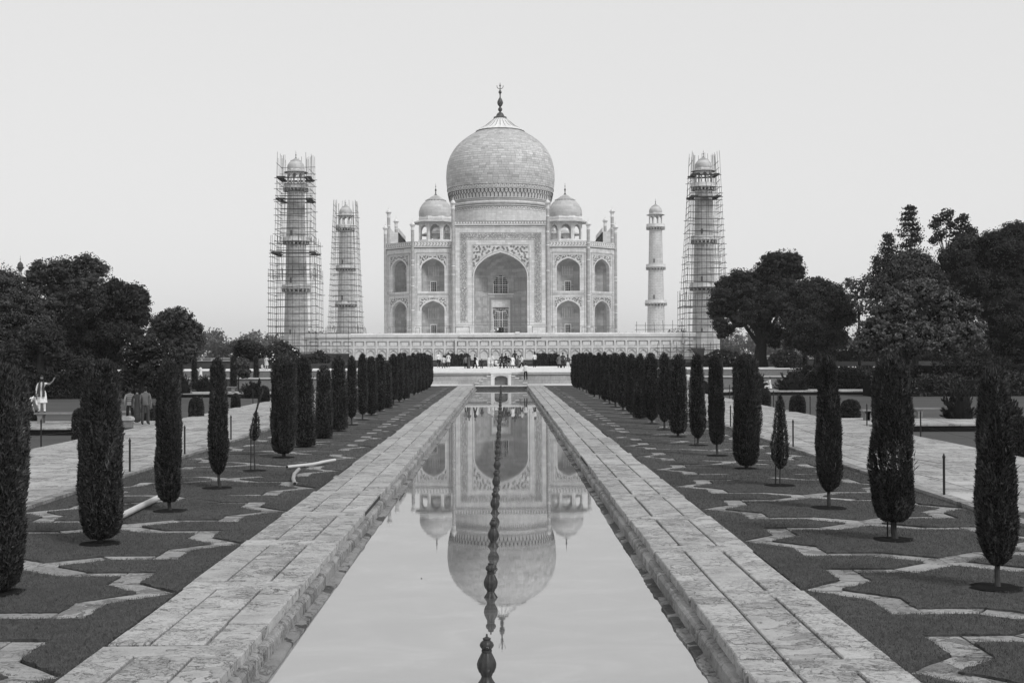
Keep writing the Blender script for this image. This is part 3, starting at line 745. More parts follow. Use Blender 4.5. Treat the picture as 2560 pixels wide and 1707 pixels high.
# portals (four alike; the front one carries the inlay)
ZT = 27.15; ZC = 28.3      # top of wall, top of parapet above plinth
def portal_mesh(pr_):
    mb = MB(); arch_wall(mb, -PW, PW, 0, ZT, 0, 6.55, .15, 14.6, 20.5, -A_-pr_, -A_+.2)
    y0, y1 = -A_-pr_, -A_+2.3
    for sg in (-1, 1): mb.add([(sg*PW,y0,0),(sg*PW,y1,0),(sg*PW,y1,ZT),(sg*PW,y0,ZT)], [(0,1,2,3)])
    mb.add([(-PW,y0,ZT),(PW,y0,ZT),(PW,y1,ZT),(-PW,y1,ZT)], [(0,1,2,3)])
    mb.add([(-PW,y1,H_W),(PW,y1,H_W),(PW,y1,ZT),(-PW,y1,ZT)], [(0,1,2,3)])
    return mb.mesh('portal', M['marble'])
pm = {0: portal_mesh(1.0), 1: portal_mesh(.12)}
def pinnacle(parent, x, y, z0, ztop, r, banded=True):
    h = ztop-z0; mb = MB()
    pr = [(r, 0)]
    pr += [(r, h-3.0), (r*1.25, h-2.85), (r*1.0, h-2.7), (r*1.0, h-2.2), (r*1.5, h-1.75), (r*2.0, h-1.62), (r*2.0, h-1.55), (r*1.3, h-1.5), (r*1.35, h-1.3), (r*.9, h-1.0), (r*.25, h-.8), (r*.35, h-.62), (r*.1, h-.5), (r*.06, h)]
    mb.lathe(pr, 10, (x, y, z0)); o = mb.obj('pinnacle', M['marble_soft'], parent)
    if banded:
        bm_ = MB(); z = z0+.6; k = 0
        while z < ztop-3.1:
            ln = .13
            if random.random() < .95: bm_.lathe([(r+.012, 0), (r+.012, ln)], 10, (x, y, z), caps=False)
            z += .3
        bm_.obj('chevron_bands', M['inlay_mid'], o)
    return o
pb_side = None
for q in range(4):
    T = Matrix.Rotation(q*PI/2, 4, 'Z'); po = link('portal', pm[min(q, 1)], ms); po.matrix_local = T
    mb = MB(); yv = -A_-(1.0 if q == 0 else .12)
    mb.box(-PW-.1, PW+.1, yv-.25, yv+.4, ZT, ZT+.22); mb.box(-PW-.05, PW+.05, yv-.08, yv+.4, ZT+.222, ZC)
    mb.box(-PW+.1, PW-.1, -A_+2.2, -A_+2.5, ZT+.01, ZC-.02); mb.obj('parapet', M['marble_soft'], po)
    mb = MB()
    for sg in (-1, 1):   # sloping buttress behind the portal top
        x = sg*PW*.93; 
        mb.add([(x, -A_+2.301, H_W), (x, -A_+2.301, ZC-1), (x, -A_+4.9, H_W+1.2), (x, -A_+4.9, H_W), (x-sg*1.4, -A_+2.301, H_W), (x-sg*1.4, -A_+2.301, ZC-1), (x-sg*1.4, -A_+4.9, H_W+1.2), (x-sg*1.4, -A_+4.9, H_W)],
               [(0,1,2,3),(4,5,6,7),(1,5,6,2),(2,6,7,3)])
    mb.add([(-PW*.93, -A_+2.31, ZC-1), (PW*.93, -A_+2.31, ZC-1), (PW*.93, -A_+5.6, H_W+1.0), (-PW*.93, -A_+5.6, H_W+1.0)], [(0,1,2,3)])
    mb.obj('sloping_roof', M['sand_dark'], po)  # dark colour stands in for the shaded wall under the slope
    if q in (1, 3):
        mb = MB()
        sg = 1 if q == 1 else -1
        # small doorway in the end wall that faces the garden
        xx = (PW+.01) if q == 1 else (-PW-.01)
        mb.box(min(xx, xx-.02*sg), max(xx, xx-.02*sg), -A_+.6, -A_+1.4, H_W+1.6, H_W+3.4); mb.obj('doorway', M['dark'], po)
    if q == 0:
        for sg in (-1, 1):
            pinnacle(ms, sg*(PW-.1), -A_-1.05, 0, 34.2, .42)
    else:
        for sg in (-1, 1):
            v = T @ Vector((sg*(PW-.1), -A_-.12, 0)); pinnacle(ms, v.x, v.y, H_W-2, 34.0, .42)
for sx in (-1, 1):
    pinnacle(ms, sx*B_, -A_-.05, 0, 29.0, .4); pinnacle(ms, sx*(A_+.05), -B_, 0, 28.9, .4)
    pinnacle(ms, sx*B_, A_, H_W-1, 29.0, .4, False); pinnacle(ms, sx*A_, B_, H_W-1, 29.0, .4, False)
# front portal: deep recess
yv = -A_-1.0
nb = MB(); a = 6.55
plan = [(-1, 0), (-.98, .35), (-.6, .92), (-.5, 1), (.5, 1), (.6, .92), (.98, .35), (1, 0)]; d = 5.2
zb, zm, zs, za = .15, 10.7, 14.6, 20.5
def bowl(z0, z1, full, shrink, dd):
    rings = [(1.0, z0), (1.0, z1)]+([(max(t, .001), zs+(za-zs)*h) for t, h in ARCH[1:]] if full else [])
    V = []
    for t, z in rings: V += [(a*t*p*shrink, -A_+.15+dd*q*(t**.8), z) for p, q in plan]
    k = len(plan); nb.add(V, [(j*k+i, j*k+i+1, (j+1)*k+i+1, (j+1)*k+i) for j in range(len(rings)-1) for i in range(k-1)])
bowl(zb, zm, False, 1.0, d); bowl(zm, zs, True, 1.0, d+.6)
nb.add([(a*p, -A_+.15+d*q, zm) for p, q in plan]+[(a*p, -A_+.15+(d+.6)*q, zm) for p, q in plan], [(i, i+1, 9+i, 8+i) for i in range(7)])
nb.add([(a*p, -A_+.15+d*q, zb) for p, q in plan], [tuple(range(8))])
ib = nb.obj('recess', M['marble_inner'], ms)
yb = -A_+.15+d
mb = MB(); mb.box(-a*.5, a*.5, yb-.22, yb+.05, zm-.35, zm-.02); mb.obj('ledge', M['marble'], ib)
mb = MB(); mb.box(-a*.5, a*.5, yb-.2, yb+.05, zm-.02, zm+.05)
rect_lines(mb, -2.9, 2.9, .1, 9.6, .5, yb-.05, False); mb.obj('inscription_frame', M['inlay_soft'], ib)
mb = MB(); rect_lines(mb, -2.35, 2.35, .1, 9.0, .35, yb-.07, False); mb.box(-2.0, 2.0, yb-.1, yb+.0, 7.2, 8.6); mb.obj('door_surround', M['marble'], ib)
mb = MB(); mb.box(-2.05, 2.05, yb-.11, yb-.101, 6.98, 7.08)
vine(mb, 0, 1.9, 5.0, 6.55, 2.0, 6.95, yb-.09, 10, .5, .06); mb.obj('door_inlay', M['inlay'], ib)
mb = MB()
for sg in (-1, 1):
    for (x0, x1) in ((3.3, 4.6), (4.85, 6.2)):
        for z0, z1 in ((.45, 2.0), (2.7, 4.6), (4.95, 7.2), (7.5, 9.9), (11.2, 14.6)):
            f = (x0+x1)/2/6.5; t = x0*sg, x1*sg; X = sorted(t)
            # on the canted side walls
            def onwall(x): 
                q = np.interp(abs(x)/a, [.5, .6, .98, 1.0], [1, .92, .35, 0]); return -A_+.15+(d if z0 < zm else d+.6)*q-.06
            V = [(X[0], onwall(X[0]), z0), (X[1], onwall(X[1]), z0), (X[1], onwall(X[1]), z1), (X[0], onwall(X[0]), z1)]
            w_ = .09
            V2 = [(X[0]+w_, onwall(X[0]+w_), z0+w_), (X[1]-w_, onwall(X[1]-w_), z0+w_), (X[1]-w_, onwall(X[1]-w_), z1-w_), (X[0]+w_, onwall(X[0]+w_), z1-w_)]
            mb.add(V+V2, [(0,1,5,4),(1,2,6,5),(2,3,7,6),(3,0,4,7)])
mb.obj('panel_lines', M['inlay_soft'], ib)
o = lattice(ms, 0, 1.72, zm+.1, 15.3, yb+.45, 8, 9, (13.2, 15.3), (3, 5)); 
o = lattice(ms, 0, 1.72, .2, 6.5, yb-.14, 8, 13, (4.6, 6.5), (3, 5))
mb = MB(); mb.box(-.62, .62, yb-.26, yb-.25, .2, 2.15); mb.obj('doorway', M['dark'], ms)
# front portal inlay
yf = yv-.012
mb = MB(); random.seed(3)
script_band(mb, -9.95, -8.32, 3.3, 25.2, yf, 1900, False, .44); script_band(mb, 8.32, 9.95, 3.3, 25.2, yf, 1900, False, .44); script_band(mb, -9.95, 9.95, 23.65, 25.25, yf, 1500, True, .44)
mb.obj('inscription', M['inlay_script'], ms, kind='stuff')
mb = MB(); rect_lines(mb, -10.02, 10.02, 3.25, 25.35, .07, yf-.01); rect_lines(mb, -8.3, 8.3, 3.3, 23.6, .07, yf-.01, False)
rect_lines(mb, -11.2, 11.2, 2.6, 26.6, .06, yf-.01); rect_lines(mb, -7.05, 7.05, 2.6, 22.3, .09, yf-.012, False)
for sg in (-1, 1): rect_lines(mb, min(sg*7.7, sg*11.2), max(sg*7.7, sg*11.2), .35, 2.25, .12, yf-.01)
mb.box(-PW, PW, yv-.2, yv-.01, ZT-.1, ZT-.003); mb.obj('inlay_lines', M['line'], ms)  # the strip under the parapet is a painted shadow line, not inlay
mb = MB(); vine(mb, 0, 6.98, 14.9, 21.25, 6.9, 22.15, yf-.004, 74, .70, .075)
mb.obj('spandrel_inlay', M['inlay'], ms)
mb = MB(); strip(mb, archpts(6.72, 14.6, 20.8), .22, yf-.02); mb.obj('arch_moulding', M['marble_soft'], ms)
mb = MB(); strip(mb, archpts(6.9, 14.6, 21.02), .07, yf-.022); mb.obj('arch_line', M['line'], ms)
mb = MB(); n = 34
for i in range(n):
    x = -PW+.4+(2*PW-.8)*i/(n-1)
    strip(mb, [(x-.2, ZT+.3), (x, ZT+.75), (x+.2, ZT+.3)], .1, yv-.09); strip(mb, [(x-.28, ZT+1.0), (x, ZT+.6), (x+.28, ZT+1.0)], .09, yv-.092); disc(mb, x, ZT+.92, .1, yv-.094, 6)
mb.box(-PW, PW, yv-.096, yv-.081, ZT+.24, ZT+.29); mb.box(-PW, PW, yv-.096, yv-.081, ZC-.1, ZC-.04)
mb.obj('parapet_inlay', M['inlay'], ms)
# ---- drum and dome
dz = -Z_PL
mb = MB(); mb.lathe([(13.2, H_W), (13.2, 34.0), (13.45, 34.1), (13.45, 34.35), (13.3, 34.45), (13.6, 34.6), (13.75, 34.95), (13.6, 35.3), (13.3, 35.4)], 72); mb.obj('drum', M['marble_round'], ms, smooth=True)
mb = MB()
for z, t in ((29.8, .06), (33.0, .05), (33.95, .12), (34.45, .1), (35.35, .08)): mb.lathe([(13.3+(.35 if z > 34.3 else 0), z), (13.3+(.35 if z > 34.3 else 0), z+t)], 72, caps=False)
for i in range(150):
    t = 2*PI*i/150
    if math.sin(t) < .25: 
        r = 13.23; x, y = r*math.cos(t), r*math.sin(t); mb.lathe([(.09, 0), (.13, .12), (.02, .3)], 4, (x, y, 33.35 if i % 2 else 33.5))
mb.obj('drum_inlay', M['inlay_mid'], ms)
DP = [(13.3, 42.6), (13.9, 44.8), (14.35, 47), (14.6, 49.9), (14.5, 52.3), (14.05, 54.6), (13.2, 56.6), (12.0, 58.4), (10.5, 59.9), (8.6, 61.3), (6.2, 62.75)]
# smooth profile by Catmull-Rom on arc length
dpn = np.array(DP); tt = np.r_[0, np.cumsum(np.hypot(*np.diff(dpn, axis=0).T))]
def cr(ts):
    out = []
    for t in ts:
        i = min(max(np.searchsorted(tt, t)-1, 0), len(tt)-2); u = (t-tt[i])/(tt[i+1]-tt[i])
        p0, p1, p2, p3 = dpn[max(i-1, 0)], dpn[i], dpn[i+1], dpn[min(i+2, len(dpn)-1)]
        out.append(.5*((2*p1)+(-p0+p2)*u+(2*p0-5*p1+4*p2-p3)*u*u+(-p0+3*p1-3*p2+p3)*u**3))
    return np.array(out)
tot = tt[-1]; prof = cr(np.linspace(0, tot, 48)); prof[:, 1] -= Z_PL
mb = MB(); mb.lathe([(r-.05, z) for r, z in prof], 96); dome = mb.obj('dome', M['joint'], ms, smooth=True)
# courses of marble blocks
random.seed(99)
band_z = 46.95-Z_PL
lo = MB(); t0 = tt[2]*1.0
band_t = np.interp(46.95, dpn[:, 1], tt)
t = band_t; blocks = []
while t < tot-.15:
    h = random.choice([.5, .6, .68]); t1 = min(t+h, tot)
    (r0, z0), (r1, z1) = cr([t, t1]); z0 -= Z_PL; z1 -= Z_PL
    th = random.uniform(0, 1); n_arc = 2*PI*r0
    while th < n_arc+.0:
        L = random.choice([.8, 1.1, 1.3, 1.5, 1.9]); a0 = th/r0; a1 = (th+L)/r0; th += L
        blocks.append((a0, min(a1, (n_arc+1)/r0), r0, z0, r1, z1))
    t = t1
def face_on(b):
    am = (b[0]+b[1])/2; return math.sin(am)   # -1 towards the camera
def block_geo(mb, b):
    a0, a1, r0, z0, r1, z1 = b; g = .026; off = random.uniform(-.01, .02)
    ga = g/r0; V = []
    for aa in (a0+ga, (a0+a1)/2, a1-ga):
        for rr, zz in ((r0+off, z0+g), (r1+off, z1-g)): V.append((rr*math.cos(aa), rr*math.sin(aa), zz))
    for aa in (a0+ga, (a0+a1)/2, a1-ga):
        for rr, zz in ((r0-.08, z0+g), (r1-.08, z1-g)): V.append((rr*math.cos(aa), rr*math.sin(aa), zz))
    mb.add(V, [(0,2,3,1),(2,4,5,3),(0,6,8,2),(2,8,10,4),(1,3,9,7),(3,5,11,9),(0,1,7,6),(4,10,11,5)])
blocks.sort(key=lambda b: face_on(b)+abs((b[3]+Z_PL-52)/16))
rest = MB()
for k, b in enumerate(blocks):
    m_ = MB() if k < 300 else rest
    block_geo(m_, b)
    if k < 300: m_.obj('marble_block', M['dome_block'], dome)
rest.obj('marble_blocks', M['dome_block'], dome, kind='stuff')
# inlaid band round the dome foot
pr = cr(np.linspace(0, band_t-.02, 10)); pr[:, 1] -= Z_PL
mb = MB(); mb.lathe([(r, z) for r, z in pr], 96, caps=False); mb.obj('dome_foot', M['marble_round'], dome, smooth=True)
mb = MB()
def rad_at(z): return float(np.interp(z+Z_PL, dpn[:, 1], dpn[:, 0]))
for z, t_ in ((39.5, .1), (38.75, .07), (37.9, .05), (35.9, .1), (35.6, .06)): mb.lathe([(rad_at(z)+.03, z), (rad_at(z+t_)+.03, z+t_)], 96, caps=False)
NA = 84
for i in range(NA):
    t = 2*PI*i/NA
    if math.sin(t) > .3: continue
    def P(dt, z): r = rad_at(z)+.035; return (r*math.cos(t+dt), r*math.sin(t+dt), z)
    hw = PI/NA
    for sgn in (-1, 1):
        pts = [P(sgn*hw*.97, 36.3), P(sgn*hw*.97, 37.0), P(sgn*hw*.8, 37.3), P(sgn*hw*.25, 37.65), P(0, 38.0), P(sgn*hw*.35, 38.3), P(sgn*hw*.6, 38.5)]
        mb.tube(pts, .085, 3)
    mb.lathe([(.02, 0), (.16, .15), (.13, .28), (.02, .42)], 5, P(0, 38.15)); mb.lathe([(.02, 0), (.12, .12), (.02, .3)], 4, P(hw, 38.35))
    for k in (0, .5): mb.lathe([(.02, 0), (.12, .1), (.02, .25)], 4, P(k*2*hw, 39.0+.25*(k > 0)))
mb.obj('inlaid_band', M['inlay'], dome)
# lotus crown and finial
mb = MB(); mb.lathe([(6.35, 0), (6.45, .18), (6.2, .34), (5.2, .85), (4.1, 1.45), (3.2, 2.2), (2.4, 2.95), (1.75, 3.5), (1.45, 3.75)], 96, (0, 0, 62.7-Z_PL), flute=.035, nf=24); mb.obj('lotus_crown', M['marble_soft'], ms, smooth=True)
mb = MB(); mb.lathe([(6.5, 0), (6.62, .08), (6.5, .16)], 72, (0, 0, 62.62-Z_PL)); mb.lathe([(1.5, 0), (1.7, .14), (1.7, .3), (1.45, .42)], 32, (0, 0, 66.4-Z_PL), flute=.05, nf=16)
for i in range(24):
    t = 2*PI*i/24; mb.tube([(6.1*math.cos(t), 6.1*math.sin(t), 63.1-Z_PL), (4.15*math.cos(t), 4.15*math.sin(t), 64.2-Z_PL), (2.35*math.cos(t), 2.35*math.sin(t), 65.7-Z_PL), (1.5*math.cos(t), 1.5*math.sin(t), 66.45-Z_PL)], .07, 4)
mb.obj('crown_ribs', M['inlay_mid'], ms)
FIN = [(1.15, 0), (1.15, .15), (1.02, .5), (.75, .95), (.3, 1.25), (.22, 1.35), (.5, 1.65), (.58, 2.0), (.5, 2.3), (.22, 2.6), (.28, 2.75), (.6, 3.15), (.8, 3.7), (.74, 4.15), (.5, 4.7), (.2, 5.2), (.14, 5.7), (.22, 5.95), (.12, 6.1), (.3, 6.3), (.46, 6.6), (.38, 6.9), (.14, 7.25), (.1, 8.1), (.22, 8.35), (.2, 8.55), (.08, 8.75), (.05, 9.2)]
mb = MB(); mb.lathe(FIN, 20, (0, 0, 66.8-Z_PL)); mb.tube([(.85*math.sin(t), 0, 66.8-Z_PL+8.3-.78*math.cos(t)) for t in np.linspace(-1.75, 1.75, 15)], .09, 6)
mb.obj('finial', M['metal'], ms, smooth=True)
# ---- corner pavilions on the roof
def cusp_tab(): return [(1, 0), (.98, .2), (.86, .3), (.88, .45), (.7, .55), (.68, .68), (.5, .74), (.42, .86), (.22, .9), (0, 1)]
def pavilion(parent, x, y, z0, ap, hcol, n, rd, colr, small=False):
    "open arcade of n sides with wide eave, dome, crown and finial"
    t = empty('corner_pavilion' if not small else 'lantern', (x, y, z0)); t.parent = parent
    rc = ap/math.cos(PI/n); side = 2*ap*math.tan(PI/n)
    mb = MB(); mb.lathe([(rc*1.03, -1.2), (rc*1.03, 0)], n, rot=-PI/2+PI/n); mb.obj('base', M['marble_soft'], t)
    # arcade wall plates with cusped openings
    tab = cusp_tab(); pts = [(-u, v) for u, v in tab]+[(u, v) for u, v in reversed(tab[:-1])]
    for k in range(n):
        T = Matrix.Rotation(2*PI*k/n, 4, 'Z') @ Matrix.Translation((0, -ap, 0)); mb = MB(); mb.T = T
        hs = side/2; a = hs*(.72 if not small else .76); zs, za = hcol*.55, hcol*.86; m = len(pts)
        for yy in (0, .35*ap/4.3):
            V = [(a*u, yy, zs+(za-zs)*v) for u, v in pts]+[(a*u, yy, hcol) for u, v in pts]; mb.add(V, [(i, i+1, m+i+1, m+i) for i in range(m-1)])
        d_ = .35*ap/4.3
        V = [(a*u, 0, zs+(za-zs)*v) for u, v in pts]+[(a*u, d_, zs+(za-zs)*v) for u, v in pts]; mb.add(V, [(i, i+1, m+i+1, m+i) for i in range(m-1)])
        mb.box(-hs, -a, 0, d_, 0, hcol); mb.box(a, hs, 0, d_, 0, hcol)
        mb.obj('arch', M['marble_soft'], t)
    e = ap*1.34; rot = -PI/2+PI/n
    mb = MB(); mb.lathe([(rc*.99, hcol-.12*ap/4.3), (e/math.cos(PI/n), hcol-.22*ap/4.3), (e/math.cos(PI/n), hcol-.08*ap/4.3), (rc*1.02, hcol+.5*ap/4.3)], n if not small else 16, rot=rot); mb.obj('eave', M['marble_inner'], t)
    zd = hcol+.43*ap/4.3; k = rd/4.35
    mb = MB(); mb.lathe([(rc*.985, 0), (rc*.985, .3*k), (rc*1.01, .36*k), (rc*1.01, .55*k), (rc*.98, .6*k), (rc*.98, 1.0*k)], n, (0, 0, zd), rot=rot); mb.obj('dome_drum', M['marble_soft'], t)
    mb = MB(); pr_ = [(4.25, .9), (4.38, 1.6), (4.35, 2.4), (4.1, 3.3), (3.6, 4.1), (3.0, 4.8), (2.3, 5.3)]
    mb.lathe([(r*k, z*k) for r, z in pr_], 32, (0, 0, zd)); mb.obj('dome', M['dome_cap'], t, smooth=True)
    mb = MB(); mb.lathe([(2.55*k, 5.2*k), (2.6*k, 5.32*k), (2.3*k, 5.45*k), (1.5*k, 5.95*k), (.8*k, 6.45*k), (.4*k, 6.7*k)], 40, (0, 0, zd), flute=.05, nf=20); mb.obj('lotus_crown', M['marble_inner'], t, smooth=True)
    f = .33*k if not small else .42*k; mb = MB(); mb.lathe([(r*f*.9, z*f) for r, z in FIN], 10, (0, 0, zd+6.7*k)); mb.obj('finial', M['metal'], t, smooth=True)
    return t
n_ = N('small_dome_marble'); n_.rough(.6)
tc = n_.new('ShaderNodeTexCoord'); sp = n_.new('ShaderNodeSeparateXYZ'); n_.l(tc.outputs['Object'], sp.inputs[0]); cb = n_.new('ShaderNodeCombineXYZ')
n_.l(n_.math('MULTIPLY', n_.math('ARCTAN2', sp.outputs[1], sp.outputs[0]), 4.3), cb.inputs[0]); n_.l(sp.outputs[2], cb.inputs[1])
br = n_.new('ShaderNodeTexBrick'); n_.l(cb.outputs[0], br.inputs['Vector'])
for k_, v_ in (('Scale', 1), ('Brick Width', 1.5), ('Row Height', .75), ('Mortar Size', .02)): br.inputs[k_].default_value = v_
br.inputs['Color1'].default_value = (.40,)*3+(1,); br.inputs['Color2'].default_value = (.54,)*3+(1,); br.inputs['Mortar'].default_value = (.36,)*3+(1,)
n_.col(n_.math('MULTIPLY', br.outputs[0], n_.ramp(n_.noise(n_.world(), .8, 6, .7, 1), [(.3, .85), (.7, 1.08)]))); M['dome_cap'] = n_.m
for sx in (-1, 1):
    for sy in (-1, 1): pavilion(ms, sx*16.6, sy*16.6, 32.0-Z_PL, 4.26, 4.55, 8, 4.35, .3)

# ================================================================== MINARETS
def minaret(x, y, label, mat):
    t = empty('minaret', (x, y, Z_PL), label=label, cat='minaret', group='minarets at the corners of the plinth')
    mb = MB(); mb.lathe([(3.75, 1.45-Z_PL), (3.75, .0)], 8, rot=PI/8); mb.obj('base', M['plinth'], t)
    zs_ = [0, 10.9, 21.9, 34.2]; rr = [2.8, 2.5, 2.22, 1.92]
    for i in range(3):
        mb = MB(); mb.lathe([(rr[i], zs_[i]), (rr[i+1]+.06, zs_[i+1]-1.1)], 40, caps=False); mb.obj('shaft', mat, t, smooth=True)
        r1 = rr[i+1]; z = zs_[i+1]; R_ = [3.45, 3.1, 2.95][i]
        mb = MB(); mb.lathe([(r1+.1, z-1.1), (r1+.12, z-.75), (R_-.25, z-.12), (R_, z-.1), (R_, z+.12), (R_-.12, z+.13), (R_-.12, z+.85), (R_-.22, z+.86), (R_-.22, z+.14), (r1, z+.15)], 40, caps=False); b = mb.obj('balcony', M['marble_soft'], t)
        mb = MB()
        for k in range(20):
            a_ = 2*PI*k/20; T = Matrix.Rotation(a_, 4, 'Z'); mb.T = T; mb.box(r1+.05, R_-.08, -.16, .16, z-.85, z-.14)
        mb.obj('brackets', M['marble_inner'], b)
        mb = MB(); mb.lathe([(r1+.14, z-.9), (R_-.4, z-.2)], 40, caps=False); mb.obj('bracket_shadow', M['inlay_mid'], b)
        if i > 0 or True:
            mb = MB(); T = Matrix.Rotation(-PI/2-.35, 4, 'Z'); mb.T = T; rm = (rr[i]+rr[i+1])/2+.16; mb.box(rm-.1, rm+.02, -.22, .22, zs_[i]+1.2 if i else 0.3, zs_[i]+2.4 if i else 1.3); mb.obj('slit_window', M['inlay_mid'], t)
    pavilion(t, 0, 0, 35.05, 1.95, 2.85, 8, 2.0, .1, True)
    return t
minaret(MX-47.5, 299.6, 'tall scaffolded minaret in front on the left of the mausoleum', M['minaret_grey'])
minaret(MX+47.4, 299.6, 'tall scaffolded minaret in front on the right, partly behind the big tree', M['minaret_grey'])
minaret(MX-47.5, 394.6, 'more distant scaffolded minaret standing behind on the left', M['minaret'])
minaret(MX+47.5, 394.6, 'pale minaret free of scaffolding, behind on the right', M['minaret'])
# ---- bamboo scaffolds
um = MB(); um.lathe([(1, 0), (1, 1)], 5); POLE = um.mesh('bamboo_pole', M['bamboo'])
um = MB(); um.box(-.5, .5, -.5, .5, 0, 1); PLANKM = um.mesh('plank', M['plank'])
def pole(parent, a, b, r=.055, name='pole'):
    a, b = Vector(a), Vector(b); d = b-a; o = link(name, POLE, parent, a)
    o.rotation_mode = 'QUATERNION'; o.rotation_quaternion = d.to_track_quat('Z', 'Y'); o.scale = (r, r, d.length); return o
def scaffold(x, y, z0, label, tiers, step, seed, decks=(), wrap=True, cols=4):
    random.seed(seed); t = empty('bamboo_scaffold', (x, y, z0), label=label, cat='scaffold', group='bamboo scaffolds round the minarets')
    for zb, zt, hb, ht in tiers:       # half widths bottom/top
        for frac in (1.0, .72):
            hb_, ht_ = hb*frac, ht*frac; n = cols if frac == 1 else 3
            for side in range(4):
                T = Matrix.Rotation(side*PI/2, 3, 'Z')
                for k in range(n):
                    u = -1+2*k/n
                    if side == 0 and zt > 40 and abs(u) < .9: ztt = zt-6
                    else: ztt = zt
                    a = T @ Vector((u*hb_, -hb_, zb)); b = T @ Vector((u*ht_, -ht_, ztt+random.uniform(.2, 1.6)))
                    j = Vector((random.gauss(0, .12), random.gauss(0, .12), 0)); pole(t, a+j, b-j, .042)
        z = zb+random.random()*.5
        while z < zt:
            f = (z-zb)/(zt-zb); h = hb+(ht-hb)*f
            for side in range(4):
                T = Matrix.Rotation(side*PI/2, 3, 'Z')
                for frac in ((1.0, .72) if side == 0 else (1.0,)):
                    e = h*frac; ov = random.uniform(.1, .6)
                    if side == 2 and random.random() < .5: continue
                    if z > 41.0 and z0 < 5 and (frac < 1 or side == 0 or random.random() < .3): continue
                    if zt == 41.5 and z > 35 and (frac < 1 or side == 0): continue
                    pole(t, T @ Vector((-e-ov, -e, z+random.gauss(0, .1))), T @ Vector((e+random.uniform(.1, .6), -e, z+random.gauss(0, .16))), .062)
            z += step
    for zd, hd, th in decks:
        for side in range(4):
            T = Matrix.Rotation(side*PI/2, 3, 'Z'); mb = MB(); mb.T = T.to_4x4()
            for q in range(3): mb.box(-hd*random.uniform(.85, 1), hd*random.uniform(.85, 1), -hd+q*.5, -hd+.42+q*.5, zd+random.uniform(-.15, .15), zd+.12)
            mb.box(-hd*.98, -hd*.5, -hd-.1, -hd+1.2, zd+.125, zd+.3); mb.obj('deck', M['plank'], t)
        mb = MB(); mb.box(-hd-.4, hd+.4, -hd-.12, -hd, zd-.2, zd-.05); mb.obj('deck_beam', M['plank'], t)
    return t
scaffold(MX-47.5, 299.6, 1.6, 'dense bamboo scaffold with dark work decks around the front left minaret',
   [(0, 20.6, 5.5, 5.4), (18.8, 27.4, 5.1, 5.0), (27, 46.5, 4.15, 3.7)], 1.5, 1, [(24.6, 5.0, .2), (37.0, 4.1, .2), (42.0, 3.9, .2)])
scaffold(MX+47.4, 299.6, 1.6, 'tapering bamboo scaffold around the front right minaret beside the big tree',
   [(0, 14.5, 5.6, 5.3), (12, 46.8, 4.9, 2.9)], 1.45, 2, [(37.4, 3.5, .2), (42.5, 3.2, .2)])
scaffold(MX-47.5, 394.6, 7.4, 'slighter bamboo scaffold around the distant minaret on the left',
   [(0, 3.2, 5.7, 5.6), (0, 41.5, 4.9, 3.3)], 1.62, 3, [])
# low scaffolding in front of the plinth corners
random.seed(8)
for nm, xa, xb, lab in (('bamboo_scaffold', -50, -35, 'low bamboo scaffold with a dark tarpaulin across the left end of the plinth'), ('bamboo_scaffold', 36, 63, 'low bamboo fence of upright poles across the right end of the plinth')):
    t = empty(nm, (MX, 295.6, 1.6), label=lab, cat='scaffold')
    n = int((xb-xa)/(2.4 if xa < 0 else 1.5))
    for i in range(n+1):
        x = xa+(xb-xa)*i/n; pole(t, (x, 0, -1.3), (x+random.gauss(0, .1), 0, (6.4 if xa < 0 else 3.0)+random.uniform(0, 1)), .05)
    for z in ((0, 1.5, 3.2, 4.8, 6.0) if xa < 0 else (-.6, .4, 1.6, 2.7)): pole(t, (xa-.5, -.1, z+random.gauss(0, .1)), (xb+.6, -.1, z+random.gauss(0, .1)), .05)
    if xa < 0:
        mb = MB(); mb.box(-46, -34.7, -.2, -.12, -1.2, 1.5); mb.obj('tarpaulin', M['tarp'], t)
    else:
        for x0, w, h in ((43.5, 3.4, 3.0), (50.5, 2.4, 1.3), (53.5, 1.3, 2.4)):
            mb = MB(); mb.add([(x0, -.2, 2.5), (x0+w, -.2, 2.5), (x0+w*.9, -.3, 2.5-h*.7), (x0+w*.65, -.25, 2.5-h)], [(0,3,2,1)]); mb.add([(x0, -.14, 2.5), (x0+w, -.14, 2.5), (x0+w*.9, -.24, 2.5-h*.7), (x0+w*.65, -.19, 2.5-h)], [(0,1,2,3)]); mb.obj('cloth', M['tarp'], t)
t = empty('bamboo_scaffold', (MX+31.5, 298.5, 7.4), label='short stub of bamboo poles standing on the plinth top right of the mausoleum', cat='scaffold')
for i in range(6): pole(t, (i*2.1, 0, .3), (i*2.1+random.gauss(0, .1), 0, 2.6+random.uniform(0, .8)), .05)
pole(t, (-.4, 0, 1.0), (11.5, 0, 1.1), .05); pole(t, (-.4, 0, 2.0), (11.5, 0, 2.0), .05)
# far pinnacle above the trees on the left
p = W(54, 883, 330); t = empty('tower', (p.x, 330, -.3), label='slim domed turret rising above the trees at far left', cat='tower')
mb = MB(); mb.lathe([(.55, 0), (.42, 24.8), (.42, 24.9)], 12); mb.obj('shaft', M['marble_inner'], t, smooth=True)
mb = MB(); mb.lathe([(.45, 24.8), (.6, 25.3), (1.0, 25.7), (1.0, 25.85), (.7, 25.9), (.75, 26.3), (.5, 26.9), (.15, 27.2)], 12); mb.obj('cap', M['sand_dark'], t, smooth=True)
mb = MB(); mb.lathe([(r*.14, z*.2+27.1) for r, z in FIN], 8); mb.obj('finial', M['metal'], t)
